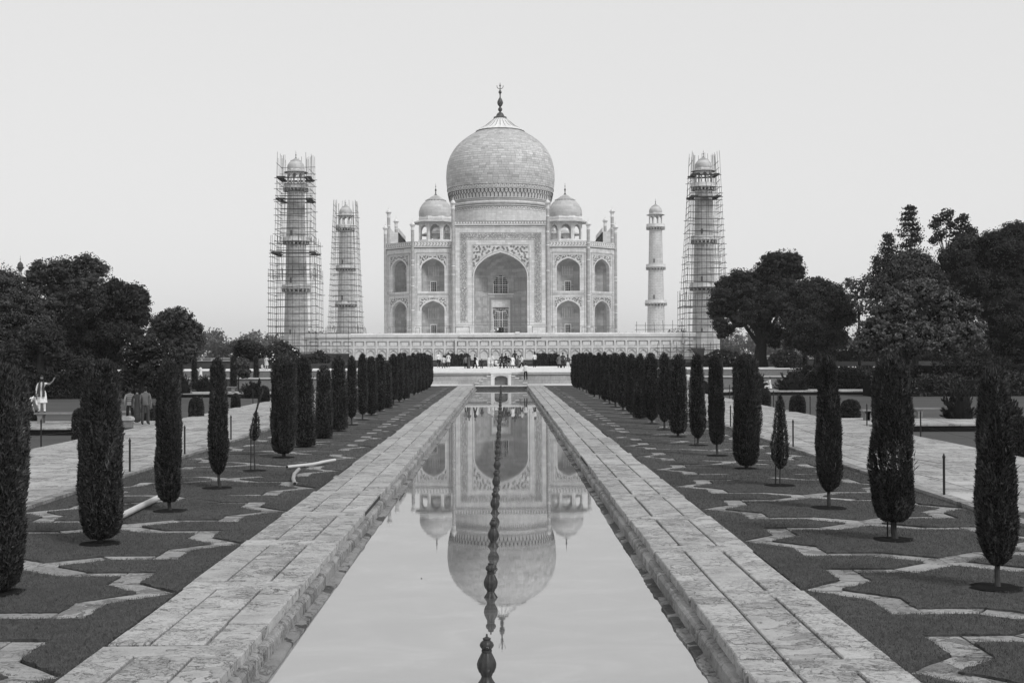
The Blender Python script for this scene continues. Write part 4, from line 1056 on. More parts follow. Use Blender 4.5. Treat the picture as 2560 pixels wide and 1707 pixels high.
#@@PART2
# ================================================================== CLIPPED CYPRESSES
SHAPES = {
 'column': ([0, .03, .1, .25, .5, .8, .93, .98, 1], [.45, .72, .9, 1, 1, .95, .86, .66, .3]),
 'bulge':  ([0, .04, .12, .25, .45, .7, .92, .98, 1], [.25, .6, .88, 1, .98, .84, .72, .55, .2]),
 'block':  ([0, .01, .05, .25, .5, .8, .93, .98, 1], [.86, .93, .98, 1, .96, .86, .76, .58, .25]),
 'spindle':([0, .05, .15, .3, .5, .7, .9, 1], [.2, .6, .95, 1, .78, .6, .4, .08]),
}
def sprigs(P, Nn, ln, wd_, up=.75, jit=.45):
    "little upright scale-leaf sprays at points P with outward normals Nn"
    k = len(P); D = Nn*(1-up)+np.array([0, 0, up])+rng.normal(0, jit, (k, 3))*.5
    D /= np.linalg.norm(D, axis=1)[:, None]; S = np.cross(D, rng.normal(0, 1, (k, 3))); S /= np.linalg.norm(S, axis=1)[:, None]+1e-9
    L = (ln*rng.uniform(.55, 1.35, k))[:, None]; Wd = (wd_*rng.uniform(.6, 1.3, k))[:, None]
    V = np.empty((k, 4, 3)); V[:, 0] = P-D*L*.25; V[:, 1] = P+S*Wd+D*L*.2; V[:, 2] = P+D*L*.8; V[:, 3] = P-S*Wd+D*L*.2
    return V.reshape(-1, 3), np.arange(4*k).reshape(-1, 4)
def cypress(x, y, z0, zf, ztop, r, shape, n, label, group, lod=0, lean=0.0, gaps=False, stake=False, name='cypress', trunk=True, tuft=False):
    t = empty(name, (x, y, z0), label=label, cat='cypress', group=group)
    xs, fs = SHAPES[shape]; seedp = rng.uniform(0, 20, 4); tap = rng.uniform(-.22, .04) if shape != 'spindle' else 0; fs = [v*(1+tap*(q-.35)) for q, v in zip(xs, fs)]; lean = lean or rng.uniform(-.018, .018)
    H = ztop-zf; u = rng.random(int(n*1.08)); th = rng.uniform(0, 2*PI, len(u))
    f = np.interp(u, xs, fs); keep = rng.random(len(u)) < (f*.85+.15); u, th, f = u[keep], th[keep], f[keep]
    lump = 1+.05*np.sin(9*th+seedp[3]+2.5*np.sin(6*u))+.035*np.sin(17*th+seedp[1]+3*np.sin(11*u))+.08*np.sin(3*th+seedp[0]+4*u)+.06*np.sin(5*th+seedp[1]-9*u)+.04*np.sin(23*u+4*th)+.035*np.sin(13*u+seedp[2]+th)
    rr = r*f*lump*(1-.20*rng.random(len(u))**2)
    if gaps:
        gz = np.abs(u-.36) < .07; gx = np.abs(np.sin(th*1.5+1.1)) < .55; g = gz & gx; u, th, f, lump, rr = [q[~g] for q in (u, th, f, lump, rr)]
    top = np.clip((u-.93)/.07, 0, 1); rr *= np.where(u > .93, np.sqrt(rng.random(len(u))), 1)
    P = np.stack([rr*np.cos(th)+lean*u*H, rr*np.sin(th), (zf-z0)+u*H], 1)
    Nn = np.stack([np.cos(th)*(1-top), np.sin(th)*(1-top), top+.05], 1)
    ln = [.062, .075, .085, .2][lod]; w_ = [.0085, .0125, .020, .04][lod]
    V, F = sprigs(P, Nn, ln, w_, .62, .55)
    if tuft:   # stray shoots poking out of the clipped outline
        k = 160; u2 = rng.random(k); th2 = rng.uniform(0, 2*PI, k); r2 = r*np.interp(u2, xs, fs)*1.04
        P2 = np.stack([r2*np.cos(th2), r2*np.sin(th2), (zf-z0)+u2*H], 1); V2, F2 = sprigs(P2, np.stack([np.cos(th2), np.sin(th2), 0*u2], 1), ln*2.4, w_*.9, .8, .3)
        F = np.concatenate([F, F2+len(V)]); V = np.concatenate([V, V2])
    link('foliage', np_mesh('foliage', V, F, M['cyp']), t)
    mb = MB(); pr = []; nn = 14
    for i in range(nn+1):
        q = i/nn; pr.append((r*float(np.interp(q, xs, fs))*(.84 if shape != 'spindle' else .5)+.002, zf-z0+q*H*.985))
    if gaps:
        mb.lathe([p for p in pr if p[1] < (zf-z0)+H*.27], 12); mb.lathe([p for p in pr if p[1] > (zf-z0)+H*.45], 12)
    else: mb.lathe(pr, 12 if lod < 2 else 8)
    if lean: mb.v = [(a+lean*(c-(zf-z0)), b, c) for a, b, c in mb.v]
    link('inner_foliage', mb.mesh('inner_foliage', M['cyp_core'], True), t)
    if trunk:
        mb = MB(); rt = max(.035, r*.16) if shape != 'spindle' else .018
        mb.tube([(random.uniform(-.04, .04), 0, -.06), (0, .01, (zf-z0)*.5), (random.uniform(-.02, .02), 0, zf-z0+.35+(.9 if gaps else 0))], rt*1.15, 8, rt*.8); mb.obj('trunk', M['bark'], t, smooth=True)
    if stake:
        mb = MB(); mb.tube([(-.10, .02, -.05), (-.09, .02, zf-z0+.3)], .014, 5); mb.obj('stake', M['bark_d'], t)
    return t
ORD = ['nearest', 'second', 'third', 'fourth', 'fifth', 'sixth', 'seventh', 'eighth', 'ninth', 'tenth', 'eleventh', 'twelfth', 'thirteenth', 'fourteenth', 'fifteenth', 'sixteenth', 'seventeenth', 'eighteenth', 'nineteenth', 'twentieth', 'twenty-first', 'twenty-second', 'twenty-third', 'twenty-fourth']
# (radius, top, foliage bottom, shape, words)
LT = [(.34, 2.92, .03, 'column', 'dark cropped by the left frame edge'), (.345, 2.95, .06, 'column', 'broad flat topped'), (.245, 2.92, .16, 'column', 'slim with a white pipe behind its foot'),
      (.225, 2.95, .30, 'bulge', 'narrow with bare foot'), None, (.385, 2.95, .10, 'column', 'very broad straight sided'), (.335, 2.98, .02, 'block', 'wide reaching down to the turf'),
      (.325, 2.62, .02, 'block', 'short round topped'), (.35, 2.98, .04, 'block', 'broad dark'), (.26, 2.95, .30, 'bulge', 'slim with visible trunk'), (.24, 3.05, .25, 'column', 'slim tall'),
      (.32, 2.9, .05, 'column', 'broad with uneven top'), (.34, 3.02, .05, 'column', 'tall bulky'), (.26, 2.55, .02, 'block', 'low stubby'), (.29, 3.02, .3, 'column', 'tall'), (.33, 3.08, .1, 'bulge', 'broad footed')]
RT = [(.255, 2.85, .27, 'bulge', 'tall with bare trunk by the right frame edge'), (.345, 2.97, .28, 'column', 'broad with see-through gaps low down'), (.25, 2.95, .30, 'bulge', 'slender leaning slightly'),
      None, (.365, 3.0, .06, 'column', 'broad straight sided'), (.235, 3.02, .32, 'column', 'slim with bare trunk and side shoot'), (.28, 3.0, .22, 'bulge', 'medium full footed'), (.34, 2.98, .1, 'column', 'broad even'),
      (.29, 3.02, .3, 'bulge', 'medium with bare trunk'), (.38, 3.02, .14, 'bulge', 'wide tapering'), (.33, 3.0, .03, 'block', 'dense low footed'), (.30, 3.0, .1, 'column', 'medium dark'), (.35, 3.05, .15, 'bulge', 'wide')]
random.seed(4)
for s, TB, sn in ((-1, LT, 'left'), (1, RT, 'right')):
    for i in range(24):
        y = 16.75+4.33*i
        if y > 119: break
        x = s*(6.38+random.uniform(-.03, .03)) if s < 0 else 6.6+random.uniform(-.05, .05)
        if i < len(TB): e = TB[i]
        else: e = (random.uniform(.27, .38), random.uniform(2.88, 3.1), random.uniform(.03, .3), random.choice(['column', 'bulge', 'block']), random.choice(['dark', 'dense', 'upright', 'clipped']))
        n, lod = (42000, 0) if i < 3 else ((24000, 0) if i < 6 else ((8000, 1) if i < 12 else (5000, 2)))
        grp = 'clipped cypresses lining the pool'
        if e is None:
            if s < 0:
                t = cypress(x, y, -.02, .78, 1.55, .13, 'spindle', 1500, 'thin leaning sapling on bare twin stems in the left cypress row', grp, 0, .07, stake=True, trunk=True)
                V, F = sprigs(np.stack([.02+.22*(q := rng.random(260))**1.4, rng.normal(0, .02, 260), 1.35+.72*q], 1), np.tile([.3, 0, .7], (260, 1)), .16, .008, .95, .15); link('leading_shoot', np_mesh('shoot', V, F, M['cyp']), t)
            else: cypress(x, y, -.02, .36, 2.05, .19, 'spindle', 5200, 'thin young cypress with pointed top in the right row', grp, 0, .0, stake=True, tuft=True)
        else:
            r_, zt, zf, sh, wd_ = e
            cypress(x, y, -.02, zf, zt, r_*.93, sh, int(n*(r_/.33)), f'{wd_} cypress, {ORD[i]} in the {sn} row', grp, lod, 0, gaps=(s > 0 and i == 1), stake=(s > 0 and i in (1, 6)), tuft=(i < 9))
        if i < 16:
            mb = MB(); pts = [(.35*math.cos(2*PI*k/18)*random.uniform(.82, 1.1), .35*math.sin(2*PI*k/18)*random.uniform(.82, 1.1)) for k in range(18)]
            mb.add([(a, b, .0) for a, b in pts]+[(a*.72, b*.72, .012) for a, b in pts], [tuple(range(18, 36))]+[(k, (k+1) % 18, 18+(k+1) % 18, 18+k) for k in range(18)])
            mb.obj('planting_hole', M['soil'], loc=(x, y, -.014), kind='structure')  # flat soil disc; the shade of the sunken pit is in its colour
# far cypress avenue beyond the platform
c0 = None; k = 0
for s in (-1, 1):
    for i in range(22):
        y = 157+4.6*i; r_ = random.uniform(.36, .6); h = random.uniform(2.65, 3.15)
        if c0 is None or i % 4 == 0:
            c0 = cypress(s*6.7, y, -.1, 0, 2.95, .5, 'block', 700, 'dark clipped cypress in the distant double row beyond the marble platform', 'cypresses beyond the platform', 3, trunk=False, name='cypress')
        else:
            c = copy_tree(c0); c.location = (s*(6.7+random.uniform(-.15, .15)), y, -.1); c.rotation_euler = (0, 0, random.uniform(0, 6)); c.scale = (r_/.5, r_/.5, h/3)
        k += 1
# lone background cypresses in the side gardens
for (px, yt, yb, w, D, lab) in ((488, 893, 962, 18, 122, 'distant clipped cypress column beside the walking man in white'), (585, 887, 960, 19, 124, 'distant cypress column in front of a small round tree, left garden'), (642, 888, 950, 16, 130, 'distant clipped cypress column left of the broad avenue cypress'),
        (453, 893, 945, 14, 135, 'distant dim cypress column at the foot of the round dense tree'), (2013, 880, 950, 16, 120, 'distant clipped cypress column under the right hand trees, left of two'), (2047, 879, 945, 17, 124, 'distant clipped cypress column under the right hand trees, right of two')):
    p = W(px, yb, D); q = W(px, yt, D); cypress(p.x, D, -.3, -.25, q.z, w/2*D/FPX, 'block', 1800, lab, None, 2, trunk=False)

# ================================================================== ROUND BUSHES, SPIKY BUSHES
def round_bush(px, pyb, wpx, hpx, label, z0=-.3, lod=1):
    p = G(px, pyb, z0 if z0 > -.25 else -.02); D = p.y; r = wpx/2*D/FPX; h = hpx*D/FPX+.02
    t = empty('round_bush', (p.x, D+r, z0), label=label, cat='bush', group='clipped bushes along the side paths')
    n = 5200; u = rng.random(n); th = rng.uniform(0, 2*PI, n)
    xs, fs = [0, .1, .35, .65, .85, .95, 1], [.8, .92, 1, .97, .82, .58, .2]
    f = np.interp(u, xs, fs)*(1-.12*rng.random(n)**2); f = np.where(u > .94, f*np.sqrt(rng.random(n)), f)
    P = np.stack([r*f*np.cos(th), r*f*np.sin(th), u*(h-z0)], 1); V, F = sprigs(P, np.stack([np.cos(th), np.sin(th), u], 1), .075, .02, .35, .8)
    link('foliage', np_mesh('foliage', V, F, M['cyp']), t)
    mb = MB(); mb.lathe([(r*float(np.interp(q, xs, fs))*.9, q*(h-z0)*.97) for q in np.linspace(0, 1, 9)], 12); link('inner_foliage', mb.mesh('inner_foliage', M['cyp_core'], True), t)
for a in ((488, 1041, 37, 45, 'large clipped round bush on the left path edge, nearest of three'), (588, 1019, 22, 33, 'small clipped round bush in the middle of three on the left path edge'), (658, 1004, 28, 37, 'clipped round bush farthest of three by the left path edge'),
          (196, 1093, 36, 68, 'dark round bush half hidden behind the second left cypress'), (372, 1052, 30, 40, 'dark bush beside the group of three people'),
          (2134, 1040, 49, 38, 'wide domed bush beside the stone bench end, right path edge'), (1999, 1030, 40, 40, 'clipped cube like bush on the right path edge, middle one'), (1913, 1010, 36, 36, 'domed bush behind the thin young cypress, right path edge'),
          (2560, 1137, 60, 92, 'dark bush cut by the right frame edge'), (1762, 980, 18, 26, 'small domed bush between two avenue cypresses on the right')): round_bush(*a)
def spiky(px, pyb, wpx, hpx, label, D=None, z0=-.3):
    if D is None: D = G(px, pyb, z0).y
    p = W(px, pyb, D); r = wpx/2*D/FPX; h = hpx*D/FPX
    t = empty('spreading_bush', (p.x, D, z0), label=label, cat='bush')
    nb = 90; V = []; F = []
    for k in range(nb):
        th = rng.uniform(0, 2*PI); el = rng.uniform(.1, 1.35); L = rng.uniform(.6, 1.0); q = np.linspace(.08, 1, 26)
        dx = np.array([math.cos(th)*math.cos(el)*r*1.15, math.sin(th)*math.cos(el)*r*1.15, math.sin(el)*h*1.0])*L
        P = q[:, None]*dx+np.stack([0*q, 0*q, -.12*h*q*q*(1.2-el)], 1); P += rng.normal(0, .03*r+.01, P.shape)
        a, b = sprigs(np.repeat(P, 3, 0), np.tile(dx/np.linalg.norm(dx), (78, 1)), .22*max(r, .6)/1.2+.05, .022+.008*r, .15, .45); F.append(b+sum(len(v) for v in V)); V.append(a)
    link('foliage', np_mesh('foliage', np.concatenate(V), np.concatenate(F), M['leaf_d']), t)
    mb = MB(); mb.lathe([(r*.7, .0), (r*.75, h*.25), (r*.5, h*.6), (r*.1, h*.8)], 10); link('inner_foliage', mb.mesh('inner_foliage', M['cyp_core'], True), t)
for a in ((457, 992, 56, 62, 'spreading dark bush left of the distant cross path, behind the third cypress'), (512, 986, 52, 52, 'spreading dark bush below the walking man in white'), (637, 994, 72, 46, 'wide feathery dark bush on the far left lawn'),
          (1982, 984, 92, 62, 'big dark spreading bush right of the seated figure in white'), (1893, 982, 62, 60, 'dark spreading bush left of the seated figure in white'), (2400, 1062, 90, 115, 'large feathery spreading bush at the end of the right stone bench'),
          (2520, 1055, 90, 60, 'feathery bush behind the right frame edge'), (88, 1062, 44, 42, 'low feathery bush beside the left stone bench'), (2068, 974, 60, 40, 'dark spreading bush between distant cypress and avenue cypress')): spiky(*a)

# ================================================================== TREES
def leaf_cloud(C, Rr, n, size, squash=.8, sub=26, spread=.3, hollow=.55, flat=0.0):
    "leaves gathered in clumps over the blobs: C (k,3) centres, Rr (k,) radii"
    k = len(C); area = Rr**2; ni = (n*area/area.sum()).astype(int); V = []; O = []
    for c, r, m in zip(C, Rr, ni):
        sc = rng.normal(0, 1, (sub, 3)); sc[:, 2] = sc[:, 2]*.9+.15; sc /= np.linalg.norm(sc, axis=1)[:, None]; sc *= rng.uniform(hollow, 1.0, (sub, 1))
        idx = rng.integers(0, sub, m); d = rng.normal(0, 1, (m, 3)); d /= np.linalg.norm(d, axis=1)[:, None]; d *= rng.random((m, 1))**.5*(spread*rng.uniform(.7, 1.35, (sub, 1)))[idx]
        d[:, 2] *= .7-.35*flat
        loose = rng.random(m) < .16; u_ = rng.normal(0, 1, (m, 3)); u_ /= np.linalg.norm(u_, axis=1)[:, None]
        base_ = np.where(loose[:, None], u_*rng.uniform(.75, 1.18, (m, 1)), sc[idx]+d)
        P = c+r*base_*np.array([1, 1, squash]); V.append(P); O.append(d/spread+sc[idx]*.5+np.array([0, 0, .25]))
    P = np.concatenate(V); m = len(P)
    O = np.concatenate(O)+rng.normal(0, .45, (m, 3)); A = np.cross(O, rng.normal(0, 1, (m, 3))); A /= np.linalg.norm(A, axis=1)[:, None]+1e-9; B = np.cross(A, O); B /= np.linalg.norm(B, axis=1)[:, None]
    s = (size*rng.uniform(.5, 1.3, m))[:, None]; a = A*s; b = B*s*.55
    Q = np.empty((m, 4, 3)); Q[:, 0] = P-a; Q[:, 1] = P+b; Q[:, 2] = P+a; Q[:, 3] = P-b
    return Q.reshape(-1, 3), np.arange(4*m).reshape(-1, 4)
def tree(label, D, blobs, base, n=26000, leaf='leaf', size=None, group=None, r_trunk=.3, fork=None, coref=.80, sub=60, spread=.30, hollow=.68, z0=-.35, bark='bark_d', name='tree', depth=.8, flat=0, squash=.85, blossom=0, branchy=True):
    "blobs in survey bearings (px, py, radius px); base = bearing of the trunk foot"
    k = D/FPX; bx = W(base, 900, D).x; t = empty(name, (bx, D, z0), label=label, cat='tree', group=group)
    C = []; Rr = []
    for px, py, rp in blobs:
        w = W(px, py, D); C.append((w.x-bx, rng.uniform(-depth, depth)*rp*k*1.2, w.z-z0)); Rr.append(rp*k)
    C = np.array(C); Rr = np.array(Rr)*(1.22 if coref > 0 else 1.0); size = size or max(.09, D*.00088); n = int(n*1.12)
    V, F = leaf_cloud(C, Rr, n, size, squash, sub, spread, hollow, flat)
    link('crown', np_mesh('crown', V, F, M[leaf]), t)
    if coref > 0:
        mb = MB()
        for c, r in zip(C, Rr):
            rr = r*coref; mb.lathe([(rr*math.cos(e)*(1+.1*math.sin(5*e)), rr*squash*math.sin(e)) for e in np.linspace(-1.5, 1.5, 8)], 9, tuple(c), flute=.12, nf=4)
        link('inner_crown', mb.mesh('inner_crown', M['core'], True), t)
    fz = (W(0, fork, D).z-z0) if fork else max(1.2, C[:, 2].min()*.75)
    mb = MB(); mb.tube([(0, 0, -.1), (.05*r_trunk, 0, fz*.35), (-.2*r_trunk, 0, fz*.7), (0, 0, fz)], r_trunk*1.2, 9, r_trunk*.85); mb.obj('trunk', M[bark], t, smooth=True)
    if branchy:
        mb = MB()
        for c, r in sorted(zip(C.tolist(), Rr.tolist()), key=lambda q: -q[1])[:9]:
            e = Vector(c); st = Vector((0, 0, fz*.92)); mid = st.lerp(e, .5)+Vector((random.uniform(-.1, .1)*r, 0, r*.12*(1 if e.z > fz else -1)))
            mb.tube([st, st.lerp(mid, .5)+Vector((0, 0, -.05*r)), mid, e], r_trunk*.5, 6, r_trunk*.14)
            for q in range(3):
                d = Vector(rng.normal(0, 1, 3)).normalized()*r*.9; mb.tube([mid.lerp(e, .4+.2*q), e+d*.6, e+d], r_trunk*.14, 4, .015)
        mb.obj('branches', M[bark], t, smooth=True)
    if blossom:
        V, F = leaf_cloud(C, Rr*1.04, blossom, .10*D/100, squash, sub, .32, .85); link('blossoms', np_mesh('blossoms', V, F, M['blossom']), t, kind='stuff')
    return t
c5 = lambda x, y, r: (x/3.357, 600+y/3.357, r/3.357)
c6 = lambda x, y, r: (1700+x/2.735, 480+y/2.735, r/2.735)
TG = 'large garden trees'
tree('large spreading tree cut by the left frame edge with a pale bare trunk', 104, [c5(*b) for b in ((-60,400,200),(50,400,125),(150,530,160),(20,600,190),(-100,600,220),(220,700,150),(120,820,140),(330,800,110),(-40,820,150))], 10, 46000, 'leaf', group=TG, r_trunk=.3, fork=905, bark='bark')
tree('tall feathery topped tree rising highest in the left group', 112, [c5(*b) for b in ((360,262,78),(430,270,98),(540,240,95),(650,200,70),(740,200,85),(800,260,90),(310,370,100),(450,420,140),(620,360,120),(760,400,120),(560,560,150),(700,520,130),(400,600,130))], 125, 52000, 'leaf', group=TG, coref=.5, sub=34, spread=.24, hollow=.45, r_trunk=.4)
tree('dark rounded tree sloping down toward the right of the left group', 118, [c5(*b) for b in ((980,430,100),(1090,450,100),(1180,530,90),(900,520,120),(1030,620,140),(1170,650,100),(850,700,140),(980,800,130),(1120,800,110),(760,820,140),(600,760,130),(560,900,130),(700,980,110),(880,940,110),(450,780,110))], 250, 50000, 'leaf_d', group=TG, r_trunk=.4)
tree('tree with leaning pale trunk low in the left group behind the waving woman', 100, [c5(*b) for b in ((420,820,120),(300,930,100),(160,950,100),(520,980,90),(620,1040,80),(40,960,90),(740,1060,80))], 108, 24000, 'leaf_d', group=TG, r_trunk=.38, fork=880, bark='bark')
tree('dense rounded dome shaped tree at the right end of the left group', 128, [c5(*b) for b in ((1430,690,110),(1520,680,105),(1600,780,95),(1350,720,100),(1400,830,140),(1540,880,110),(1620,860,75),(1450,960,100),(1590,960,80),(1330,860,100))], 445, 42000, 'leaf', group=TG, r_trunk=.35, sub=60, spread=.2, coref=.78)
tree('frangipani tree dotted with white blossoms in front of the left trees', 88, [c5(*b) for b in ((1150,880,75),(1260,890,80),(1360,950,70),(1100,970,80),(1220,990,100),(1340,1030,80),(1150,1080,70),(1260,1090,60),(1420,960,45))], 358, 15000, 'leaf_d', blossom=170, r_trunk=.14, sub=40, size=.1, z0=-.3)
tree('small dark frangipani with pale buds in front of the scaffold foot', 150, [(683,880,17),(705,872,20),(727,886,18),(690,896,18),(712,898,20),(738,900,14)], 712, 9000, 'leaf_d', blossom=120, r_trunk=.12, size=.14)
tree('dark low tree between the cypress row and the plinth scaffold, left', 160, [(785,898,14),(800,892,14),(812,900,12),(795,910,16)], 797, 5000, 'leaf_d', r_trunk=.1, size=.15)
tree('small round topped tree on a thin trunk in the left middle distance', 135, [(600,872,14),(618,866,18),(640,876,16),(628,886,16),(606,888,14),(652,884,10)], 623, 9000, 'leaf_d', blossom=30, r_trunk=.08, size=.13, fork=905)
tree('little grey green tree behind the distant cypress column, left', 120, [(606,908,13),(600,925,12),(610,932,12),(598,912,10)], 597, 7000, 'leaf', r_trunk=.06, size=.1)
tree('leafless thin branched tree against the hazy treeline, left', 170, [(575,872,16),(590,862,14),(560,880,12)], 585, 900, 'leaf', r_trunk=.1, size=.1, coref=0)
tree('broad umbrella tree on a stout forked trunk right of the scaffolded minaret', 150, [c6(*b) for b in ((640,480,72),(740,480,85),(780,540,75),(600,550,80),(420,610,80),(330,650,75),(280,720,70),(270,820,58),(320,780,90),(460,700,110),(560,640,110),(680,650,120),(620,760,120),(500,820,100),(400,880,60),(270,900,50),(290,965,38),(340,940,34),(760,700,90),(560,900,70),(640,960,60),(650,1030,38))], 1905, 64000, 'leaf_d', group=TG, r_trunk=.75, fork=868, sub=34, spread=.26, bark='bark_d')
tree('full rounded tree adjoining the umbrella tree on its right', 146, [c6(*b) for b in ((960,640,60),(860,700,100),(1000,720,95),(760,760,90),(1090,780,85),(900,820,120),(1040,880,110),(780,870,100),(1130,860,60),(860,950,110),(1000,990,100),(800,1010,70),(900,1060,70),(1100,1000,70))], 2045, 46000, 'leaf_d', group=TG, r_trunk=.4)
tree('thin open pale leaved tree against the sky between the right hand trees', 138, [c6(*b) for b in ((1160,620,50),(1220,640,55),(1290,600,50),(1200,720,55),(1280,700,60),(1230,800,50),(1300,780,50))], 2150, 4200, 'leaf_l', group=TG, coref=0, sub=46, spread=.16, hollow=.3, r_trunk=.14, fork=780)
# tall layered conifer
def conifer(label, D, tipx, tipy, basey, wpx, base, n=14000):
    k = D/FPX; bx = W(base, 900, D).x; z0 = -.35; t = empty('conifer', (bx, D, z0), label=label, cat='tree', group=TG)
    tip = W(tipx, tipy, D); H = tip.z-z0; zb = W(0, basey, D).z-z0; V = []; F = []; off = 0; br = MB()
    br.tube([(0, 0, -.1), (0, 0, H*.6), (tip.x-bx, 0, H)], .28, 7, .03)
    L = 15
    for j in range(L):
        q = j/(L-1); z = zb+(H-zb)*q; r = (wpx/2*k)*(1-q)**.75+.25
        for m in range(10):
            th = rng.uniform(0, 2*PI); rr = r*rng.uniform(.65, 1.12); e = np.array([rr*math.cos(th), rr*math.sin(th), z+rr*rng.uniform(-.05, .12)])
            c = np.array([(tip.x-bx)*q, 0, z]); br.tube([tuple(c), tuple((c+e)/2+[0, 0, -.1]), tuple(e+[0, 0, .1])], .045, 3, .012)
            s_ = np.linspace(.35, 1, 12)[:, None]; P = c+s_*(e-c)+rng.normal(0, .11+.02*rr, (12, 3)); P = np.repeat(P, max(1, int(n*.42)//(L*10*12)), 0); P += rng.normal(0, 1, P.shape)*[.2, .2, .07]
            a, b = sprigs(P, np.tile([0, 0, 1.], (len(P), 1)), .22, .075, .3, 1.2); V.append(a); F.append(b+off); off += len(a)
    link('crown', np_mesh('crown', np.concatenate(V), np.concatenate(F), M['leaf_d']), t); br.obj('trunk', M['bark_d'], t)
conifer('tall layered conifer with a pointed top, highest in the right group', 142, 2287, 520, 720, 118, 2275, 17000)
conifer('shorter layered conifer left of the tallest one', 140, 2224, 590, 740, 90, 2222, 11000)
conifer('low conifer with tiered branches at the left shoulder of the right group', 139, 2190, 645, 760, 76, 2196, 8000)
tree('open feathery weeping tree against the sky behind the conifer', 148, [c6(*b) for b in ((1840,150,50),(1790,190,50),(1870,220,50),(1750,230,40),(1940,180,45),(1960,240,50),(2020,260,40),(1900,290,60),(1800,290,50),(1990,310,55),(1740,330,40))], 2370, 6500, 'leaf_d', group=TG, coref=0, sub=60, spread=.14, hollow=.2, r_trunk=.2, size=.15, fork=660)
tree('huge dark tree mass at the right frame edge', 122, [c6(*b) for b in ((2260,290,80),(2330,280,80),(2140,340,80),(2060,360,80),(1940,380,85),(2230,420,130),(2060,480,120),(1880,470,110),(2340,480,140),(2160,620,150),(1980,620,130),(2330,700,160),(2200,800,150),(2330,900,150),(2230,1000,120),(2100,760,100),(2350,1080,120))], 2500, 62000, 'leaf_d', group=TG, r_trunk=.6)
tree('mid grey rounded tree below the conifers in the right group', 132, [c6(*b) for b in ((1560,480,75),(1640,490,80),(1500,540,70),(1600,580,95),(1720,560,80),(1450,640,80),(1560,680,90),(1800,640,90),(1700,700,100),(1380,680,55))], 2290, 30000, 'leaf', group=TG)
tree('broad tree with paler drooping leaves in front of the right group', 104, [c6(*b) for b in ((1560,690,80),(1680,680,85),(1780,740,90),(1480,780,90),(1400,850,90),(1600,820,120),(1760,860,120),(1900,850,100),(1980,800,60),(1300,950,80),(1450,980,100),(1620,1000,110),(1800,1010,110),(1960,980,90),(2040,920,60),(1260,1040,60),(1900,1080,60),(2060,1040,50),(1350,1070,60))], 2270, 56000, 'leaf_l', group=TG, r_trunk=.28, fork=900, sub=40, spread=.2, size=.12, coref=.55)
tree('small dark bushy tree beside the garden wall under the umbrella tree', 142, [(1958,892,16),(1975,886,16),(1940,898,13),(1985,900,16),(1960,908,16)], 1965, 9000, 'leaf_d', r_trunk=.1, blossom=25, size=.13)
tree('low bushy tree in front of the right scaffold foot', 150, [(1790,893,17),(1812,890,15),(1775,900,14),(1835,898,16),(1858,902,14),(1808,905,18)], 1800, 11000, 'leaf_d', r_trunk=.1, blossom=60, size=.13)
# hedges and undergrowth behind the lawns
def hedge(px0, px1, pyt, pyb, D, label, leaf='leaf_d', n=16000, dep=3.0, size=.11, rough_=.25, name='hedge'):
    a = W(px0, pyb, D); b = W(px1, pyt, D); L = b.x-a.x; z0 = -.35; H = b.z-z0
    t = empty(name, (a.x, D, z0), label=label, cat='hedge' if name == 'hedge' else 'plants')
    m = n; P = np.empty((m, 3)); f = rng.random(m); P[:, 0] = rng.random(m)*L; top = rng.random(m) < .4
    hh = H*(1+rough_*(np.sin(P[:, 0]*1.3)+np.sin(P[:, 0]*.47+1)+np.sin(P[:, 0]*3.1))/3)
    P[:, 1] = np.where(top, rng.random(m)*dep, rng.normal(0, .12, m)); P[:, 2] = np.where(top, hh+rng.normal(0, .07, m), rng.random(m)*hh)
    V, F = sprigs(P, np.tile([0, -.7, .5], (m, 1)), size*1.6, size*.5, .2, 1.3)
    link('foliage', np_mesh('foliage', V, F, M[leaf]), t); mb = MB(); mb.box(.05, L-.05, .1, dep, 0, H*.88); mb.obj('inner_foliage', M['core'], t)
hedge(-30, 415, 931, 984, 99, 'long dark hedge behind the left lawn and waving woman', n=26000)
hedge(1990, 2330, 922, 962, 112, 'dark clipped hedge under the trees behind the right cross path', n=15000)
hedge(2180, 2600, 945, 985, 97, 'leafy flower bed along the back of the right lawn', 'leaf', 20000, 2.5, .13, .5, 'flower_bed')
hedge(2330, 2620, 905, 960, 110, 'tall dark shrubbery behind the flower bed at far right', n=12000, rough_=.4)
hedge(2060, 2640, 868, 915, 168, 'deep dark shrubbery seen between the trunks of the right group', n=22000, size=.2, rough_=.5)
hedge(-60, 440, 872, 915, 150, 'deep dark shrubbery seen between the trunks of the left group', n=20000, size=.2, rough_=.4)
# far hazy tree lines
def far_trees(px0, px1, D, ht, label):
    X0, X1 = W(px0, 883, D).x, W(px1, 883, D).x; k = int((X1-X0)/5); C = []; Rr = []
    for i in range(k):
        x = X0+(X1-X0)*(i+rng.random())/k; h = ht*(.65+.4*abs(math.sin(i*.8))+.25*rng.random()); C.append((x, D+rng.uniform(0, 40), h-3-.2)); Rr.append(4.2+2*rng.random())
        C.append((x+2, D+10, h*.45)); Rr.append(6)
    V, F = leaf_cloud(np.array(C), np.array(Rr), k*1100, .7, .9, 22, .4, .3)
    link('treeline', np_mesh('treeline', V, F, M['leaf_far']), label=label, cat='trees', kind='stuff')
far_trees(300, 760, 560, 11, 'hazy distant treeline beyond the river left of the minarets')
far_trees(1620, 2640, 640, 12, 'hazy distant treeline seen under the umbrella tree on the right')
far_trees(760, 1620, 900, 4.2, 'faint far bank trees behind the plinth')

